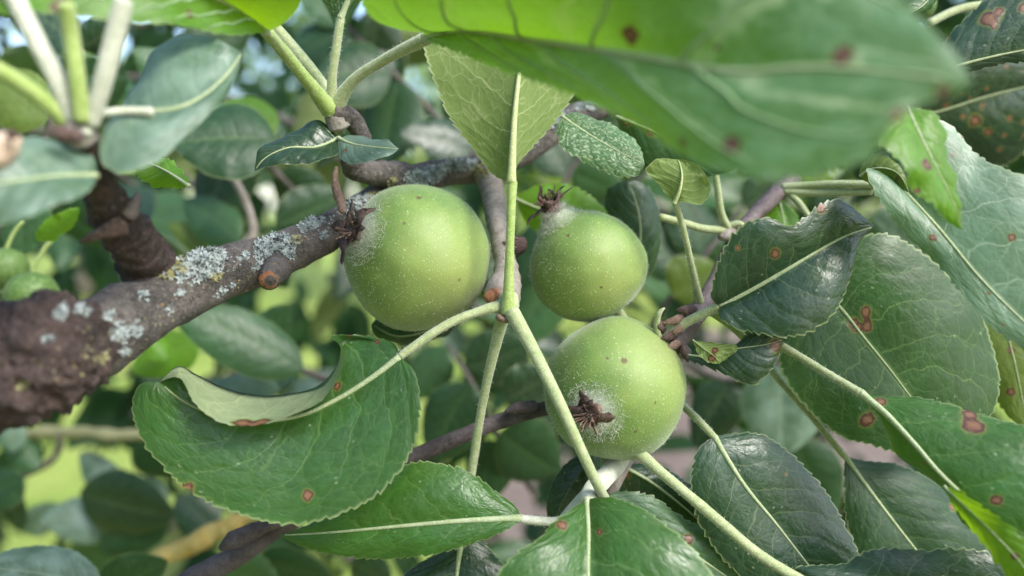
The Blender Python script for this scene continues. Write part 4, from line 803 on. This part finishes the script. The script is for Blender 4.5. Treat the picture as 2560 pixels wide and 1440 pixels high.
# ------------------------------------------------------------------ blurred growth behind
def qleaf(parent, x0, y0, x1, y1, d0, d1, w_, mat, tilt=.3, fold=.25, **kw):
    b, t_ = np.array([x0, y0, d0]), np.array([x1, y1, d1]); dx, dy = x1 - x0, y1 - y0; L_ = math.hypot(dx, dy); nx, ny = -dy / L_, dx / L_
    mid = [tuple(b + (t_ - b) * s + np.array([nx, ny, 0]) * L_ * .04 * math.sin(math.pi * s)) for s in (0, .33, .66, 1)]
    def side(sg):
        o_ = []
        for s, k in ((.08, .5), (.25, .92), (.45, 1.0), (.65, .85), (.85, .5), (.95, .22)):
            q = b + (t_ - b) * s; o_.append((q[0] + nx * sg * w_ * k, q[1] + ny * sg * w_ * k, q[2] + k * (tilt * sg + fold * .5)))
        return o_
    return leaf(parent, mid, side(1), side(-1), mat, nu=48, nh=6, teeth=.5, rib=False, **kw)
def bgtwig(label, stem, leaves, mat='bark', n=30):
    t = empty('leafy_twig', P(*stem[0][:3]), label, 'twig')
    tube('stem', stem, M[mat], t, n=n, seg=10, rough=.6 if 'lichen' in mat else .1, fr=.8)
    for l in leaves: qleaf(t, *l)
    return t
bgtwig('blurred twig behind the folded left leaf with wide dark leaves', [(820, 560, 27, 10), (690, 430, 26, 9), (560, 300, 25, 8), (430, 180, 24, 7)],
       [(690, 350, 430, 360, 22, 21, 95, 'back', .5), (700, 300, 480, 330, 25, 24, 70, 'backlit_tint'), (560, 300, 330, 120, 24, 23, 60, 'back2'), (690, 430, 860, 560, 26, 27, 60, 'dark'), (430, 180, 640, 40, 24, 25, 70, 'back'), (600, 340, 520, 560, 26, 26, 80, 'dark')])
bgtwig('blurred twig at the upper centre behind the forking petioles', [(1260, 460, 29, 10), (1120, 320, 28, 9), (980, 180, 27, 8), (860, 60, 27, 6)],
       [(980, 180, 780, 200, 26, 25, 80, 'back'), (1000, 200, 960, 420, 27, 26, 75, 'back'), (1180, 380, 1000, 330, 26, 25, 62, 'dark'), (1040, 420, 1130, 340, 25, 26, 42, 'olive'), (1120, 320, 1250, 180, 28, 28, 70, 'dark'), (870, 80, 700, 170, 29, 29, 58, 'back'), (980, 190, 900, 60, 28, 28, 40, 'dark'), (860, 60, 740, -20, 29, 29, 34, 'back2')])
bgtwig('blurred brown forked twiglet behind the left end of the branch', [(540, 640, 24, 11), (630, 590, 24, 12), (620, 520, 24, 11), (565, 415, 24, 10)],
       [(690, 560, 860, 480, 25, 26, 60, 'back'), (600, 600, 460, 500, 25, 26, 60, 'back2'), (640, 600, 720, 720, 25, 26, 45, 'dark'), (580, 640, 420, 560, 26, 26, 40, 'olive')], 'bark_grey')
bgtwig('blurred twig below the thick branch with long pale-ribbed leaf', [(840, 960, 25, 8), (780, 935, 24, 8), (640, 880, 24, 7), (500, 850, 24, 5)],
       [(760, 925, 420, 770, 23, 22, 75, 'back2', .4), (700, 970, 480, 985, 24, 24, 42, 'blue'), (640, 880, 720, 760, 25, 25, 50, 'back'), (840, 960, 960, 1120, 26, 26, 70, 'dark'), (500, 850, 330, 930, 25, 25, 55, 'backlit_tint'), (420, 900, 370, 840, 24, 24, 32, 'backlit_tint')])
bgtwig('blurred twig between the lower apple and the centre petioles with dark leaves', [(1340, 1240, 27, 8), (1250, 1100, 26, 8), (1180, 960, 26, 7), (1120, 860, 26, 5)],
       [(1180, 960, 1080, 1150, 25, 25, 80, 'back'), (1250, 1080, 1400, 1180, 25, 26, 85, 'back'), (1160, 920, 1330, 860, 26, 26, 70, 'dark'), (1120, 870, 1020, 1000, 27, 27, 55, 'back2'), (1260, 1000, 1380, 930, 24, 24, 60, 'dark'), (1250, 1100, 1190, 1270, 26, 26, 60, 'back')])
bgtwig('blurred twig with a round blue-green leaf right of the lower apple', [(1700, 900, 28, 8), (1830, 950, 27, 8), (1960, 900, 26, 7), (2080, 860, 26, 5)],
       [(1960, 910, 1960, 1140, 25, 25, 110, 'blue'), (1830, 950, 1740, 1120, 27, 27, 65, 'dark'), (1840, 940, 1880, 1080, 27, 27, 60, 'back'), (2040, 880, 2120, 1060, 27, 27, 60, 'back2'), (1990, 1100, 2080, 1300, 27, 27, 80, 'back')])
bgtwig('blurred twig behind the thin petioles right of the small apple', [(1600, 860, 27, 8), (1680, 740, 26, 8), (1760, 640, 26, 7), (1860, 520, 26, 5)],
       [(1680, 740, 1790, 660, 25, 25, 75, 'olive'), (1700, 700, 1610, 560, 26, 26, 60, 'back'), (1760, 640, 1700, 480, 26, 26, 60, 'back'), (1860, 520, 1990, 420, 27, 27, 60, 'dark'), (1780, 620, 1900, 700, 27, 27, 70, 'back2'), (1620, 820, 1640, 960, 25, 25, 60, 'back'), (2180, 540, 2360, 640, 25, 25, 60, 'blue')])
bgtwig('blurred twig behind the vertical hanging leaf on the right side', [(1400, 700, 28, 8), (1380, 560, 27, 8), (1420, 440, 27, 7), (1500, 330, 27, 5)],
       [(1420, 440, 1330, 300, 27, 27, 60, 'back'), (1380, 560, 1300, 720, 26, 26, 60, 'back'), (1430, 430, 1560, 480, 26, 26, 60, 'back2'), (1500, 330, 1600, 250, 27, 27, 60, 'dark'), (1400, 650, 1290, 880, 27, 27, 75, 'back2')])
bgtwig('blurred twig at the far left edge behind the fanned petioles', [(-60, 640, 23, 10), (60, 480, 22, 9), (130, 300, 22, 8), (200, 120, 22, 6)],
       [(60, 480, 60, 640, 22, 22, 70, 'back2'), (120, 300, -40, 190, 21, 21, 80, 'olive'), (130, 300, 320, 200, 22, 22, 60, 'back'), (200, 120, 330, 30, 22, 22, 50, 'dark'), (200, 120, 60, 20, 22, 22, 55, 'dark'), (60, 440, 300, 620, 24, 24, 60, 'back'), (90, 600, 200, 520, 19, 19, 26, 'backlit_tint')])
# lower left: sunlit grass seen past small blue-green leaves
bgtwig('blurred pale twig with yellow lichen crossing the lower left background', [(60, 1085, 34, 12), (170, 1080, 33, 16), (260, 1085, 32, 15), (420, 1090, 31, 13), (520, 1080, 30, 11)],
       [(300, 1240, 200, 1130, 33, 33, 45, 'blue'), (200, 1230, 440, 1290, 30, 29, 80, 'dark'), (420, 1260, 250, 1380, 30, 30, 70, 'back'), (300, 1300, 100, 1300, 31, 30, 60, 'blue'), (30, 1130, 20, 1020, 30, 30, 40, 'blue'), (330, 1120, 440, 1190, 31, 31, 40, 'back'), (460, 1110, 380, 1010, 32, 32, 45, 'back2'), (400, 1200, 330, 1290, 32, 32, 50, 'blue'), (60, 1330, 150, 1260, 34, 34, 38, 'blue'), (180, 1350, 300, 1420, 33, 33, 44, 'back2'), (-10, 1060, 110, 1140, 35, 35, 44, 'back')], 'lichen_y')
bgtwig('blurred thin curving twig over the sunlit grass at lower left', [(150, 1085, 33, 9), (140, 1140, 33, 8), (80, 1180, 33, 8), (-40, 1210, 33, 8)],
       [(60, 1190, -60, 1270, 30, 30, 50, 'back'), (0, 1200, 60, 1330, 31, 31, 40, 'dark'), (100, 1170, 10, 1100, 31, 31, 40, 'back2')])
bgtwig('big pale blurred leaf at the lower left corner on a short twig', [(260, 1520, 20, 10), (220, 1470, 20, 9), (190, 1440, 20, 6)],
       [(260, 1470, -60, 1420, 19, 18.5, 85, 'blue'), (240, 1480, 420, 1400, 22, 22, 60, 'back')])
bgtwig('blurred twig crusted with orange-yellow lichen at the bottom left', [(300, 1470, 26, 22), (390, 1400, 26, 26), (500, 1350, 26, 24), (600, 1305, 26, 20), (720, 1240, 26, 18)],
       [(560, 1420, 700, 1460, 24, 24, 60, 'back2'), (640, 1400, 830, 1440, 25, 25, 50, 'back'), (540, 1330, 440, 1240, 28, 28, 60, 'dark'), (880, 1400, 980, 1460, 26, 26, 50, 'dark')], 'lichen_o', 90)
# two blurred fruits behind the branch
def small_apple(cx, cy, d, rpx, label, seed):
    c = P(cx, cy, d); t = empty('apple', c, label, 'apple', 'unripe apples on the branch'); R_ = rpx * d / 100 / F
    tube('fruit_body', [(*(c - UP * R_ * .98), R_ * .2), (*(c - UP * R_ * .85), R_ * .56), (*(c - UP * R_ * .5), R_ * .88), (*c, R_), (*(c + UP * R_ * .5), R_ * .88), (*(c + UP * R_ * .85), R_ * .56), (*(c + UP * R_ * .98), R_ * .2)], M['bgskin'], t, px=False, n=40, seg=32)
    tube('stalk', [(*(c + UP * R_ * .9), R_ * .09), (*(c + UP * R_ * 1.6 + RIGHT * R_ * .3), R_ * .08), (*(c + UP * R_ * 2.3 + RIGHT * R_ * .8), R_ * .09)], M['pet_green'], t, px=False, n=12, seg=8)
small_apple(15, 672, 21, 52, 'upper of two small blurred green apples at the left edge', 1)
small_apple(80, 742, 20, 62, 'lower blurred green apple half hidden behind the thick branch at left', 2)
small_apple(2290, 12, 18.6, 46, 'green apple peeking out behind the huge leaf at the top edge', 3)

# ------------------------------------------------------------------ random leafy twigs further back, each leaf an object
def template(mat, seed):
    V, uv, Fc = [], [], []; n, m = 17, 5
    for i in range(n):
        t = i / (n - 1); hw = .29 * math.sin(math.pi * min(1, t * .965 + .02)) ** .72 * (1.12 - .35 * t)
        for j in range(2 * m + 1):
            v = (j - m) / m; e = .006 * ((i * 7 + j * 3 + seed) % 3 - 1) if abs(v) == 1 else 0
            V.append(((v * (hw + e)), t, .35 * abs(v) ** 1.5 * hw - .25 * t * t + .04 * math.sin(5 * t + 3 * v + seed))); uv.append((t, v))
    k = 2 * m + 1
    for i in range(n - 1):
        for j in range(2 * m): Fc.append((i * k + j, i * k + j + 1, (i + 1) * k + j + 1, (i + 1) * k + j))
    V = np.array(V); uv = np.array(uv)
    me = bpy.data.meshes.new('leaf'); me.from_pydata(V.tolist(), [], Fc); me.polygons.foreach_set('use_smooth', [True] * len(me.polygons))
    for nm, arr in (('luv', np.c_[uv, uv[:, 0] * 0]), ('lmm', np.c_[uv[:, 0] * 60, uv[:, 1] * 18, uv[:, 0] * 0])):
        at = me.attributes.new(nm, 'FLOAT_VECTOR', 'POINT'); at.data.foreach_set('vector', arr.astype(np.float32).ravel())
    at = me.attributes.new('spot', 'FLOAT', 'POINT'); at.data.foreach_set('value', np.full(len(V), 9, np.float32))
    me.materials.append(M[mat]); return me
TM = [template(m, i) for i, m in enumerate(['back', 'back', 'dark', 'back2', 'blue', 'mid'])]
rb = random.Random(21)
DEEP = [(120, 180, 'behind the fanned petioles at upper left'), (360, 60, 'behind the top-left bright leaf'), (520, 480, 'between the folded left leaf and the branch lichen'), (760, 320, 'left of the forking petioles'),
        (930, 250, 'in the gap right of the forking petioles'), (1180, 330, 'beside the hanging centre leaf on its left'), (820, 700, 'under the branch at the left apple'), (560, 760, 'below the thick lichened branch'),
        (330, 1040, 'left of the curled leaf'), (1100, 1000, 'between the curled leaf and the centre petioles'), (1270, 900, 'behind the fork of the centre petioles'), (1350, 560, 'between the two upper apples'),
        (1640, 620, 'right beside the small apple'), (1760, 720, 'behind the scaly brown spur'), (1880, 480, 'behind the thin purple-brown twig'), (1780, 1040, 'right of the lower apple'), (2060, 1240, 'between the two lower right leaves'),
        (2350, 230, 'behind the tip of the huge leaf'), (1460, 1330, 'behind the whitish bottom spur'), (900, 1410, 'below the glossy leaf at the bottom'), (420, 1330, 'above the orange lichen twig at lower left'), (120, 1390, 'behind the pale blurred corner leaf')]
for x, y, where in DEEP:
    d = rb.uniform(33, 56)
    base = P(x, y, d); t = empty('leafy_twig', base, 'blurred leafy twig deep in the background, ' + where, 'twig', 'blurred twigs deep in the tree')
    dirv = unit(np.array([rb.gauss(0, 1), rb.gauss(0, .4), rb.gauss(.2, .6)])); L_ = rb.uniform(.10, .16)
    pts = [base + dirv * L_ * s + np.array([0, 0, .015 * math.sin(3 * s)]) for s in (0, .35, .7, 1)]
    tube('stem', [(*p, .0022 - .0004 * i) for i, p in enumerate(pts)], M['bark'], t, px=False, n=12, seg=8)
    for i in range(8):
        s = .15 + .85 * i / 7; p = base + dirv * L_ * s; px = to_px(p[None])[0]
        o = bpy.data.objects.new('leaf', rb.choice(TM)); COL.objects.link(o); o.parent = t
        sc = rb.uniform(.036, .06)
        Rm = Matrix.Rotation(rb.uniform(0, 6.28), 4, 'Z') @ Matrix.Rotation(rb.gauss(-.35, .5), 4, 'X') @ Matrix.Rotation(rb.gauss(0, .6), 4, 'Y')
        tip = to_px((p + np.array(Rm.to_3x3() @ Vector((0, sc * .5, 0))))[None])[0]
        o.matrix_local = Matrix.Translation(Vector(p - base)) @ Rm @ Matrix.Scale(sc, 4)
        if any((q[0] - a_) ** 2 + (q[1] - b_) ** 2 < (c_ * .9 + 20) ** 2 for q in (tip,) for a_, b_, c_ in GAPS): bpy.data.objects.remove(o)
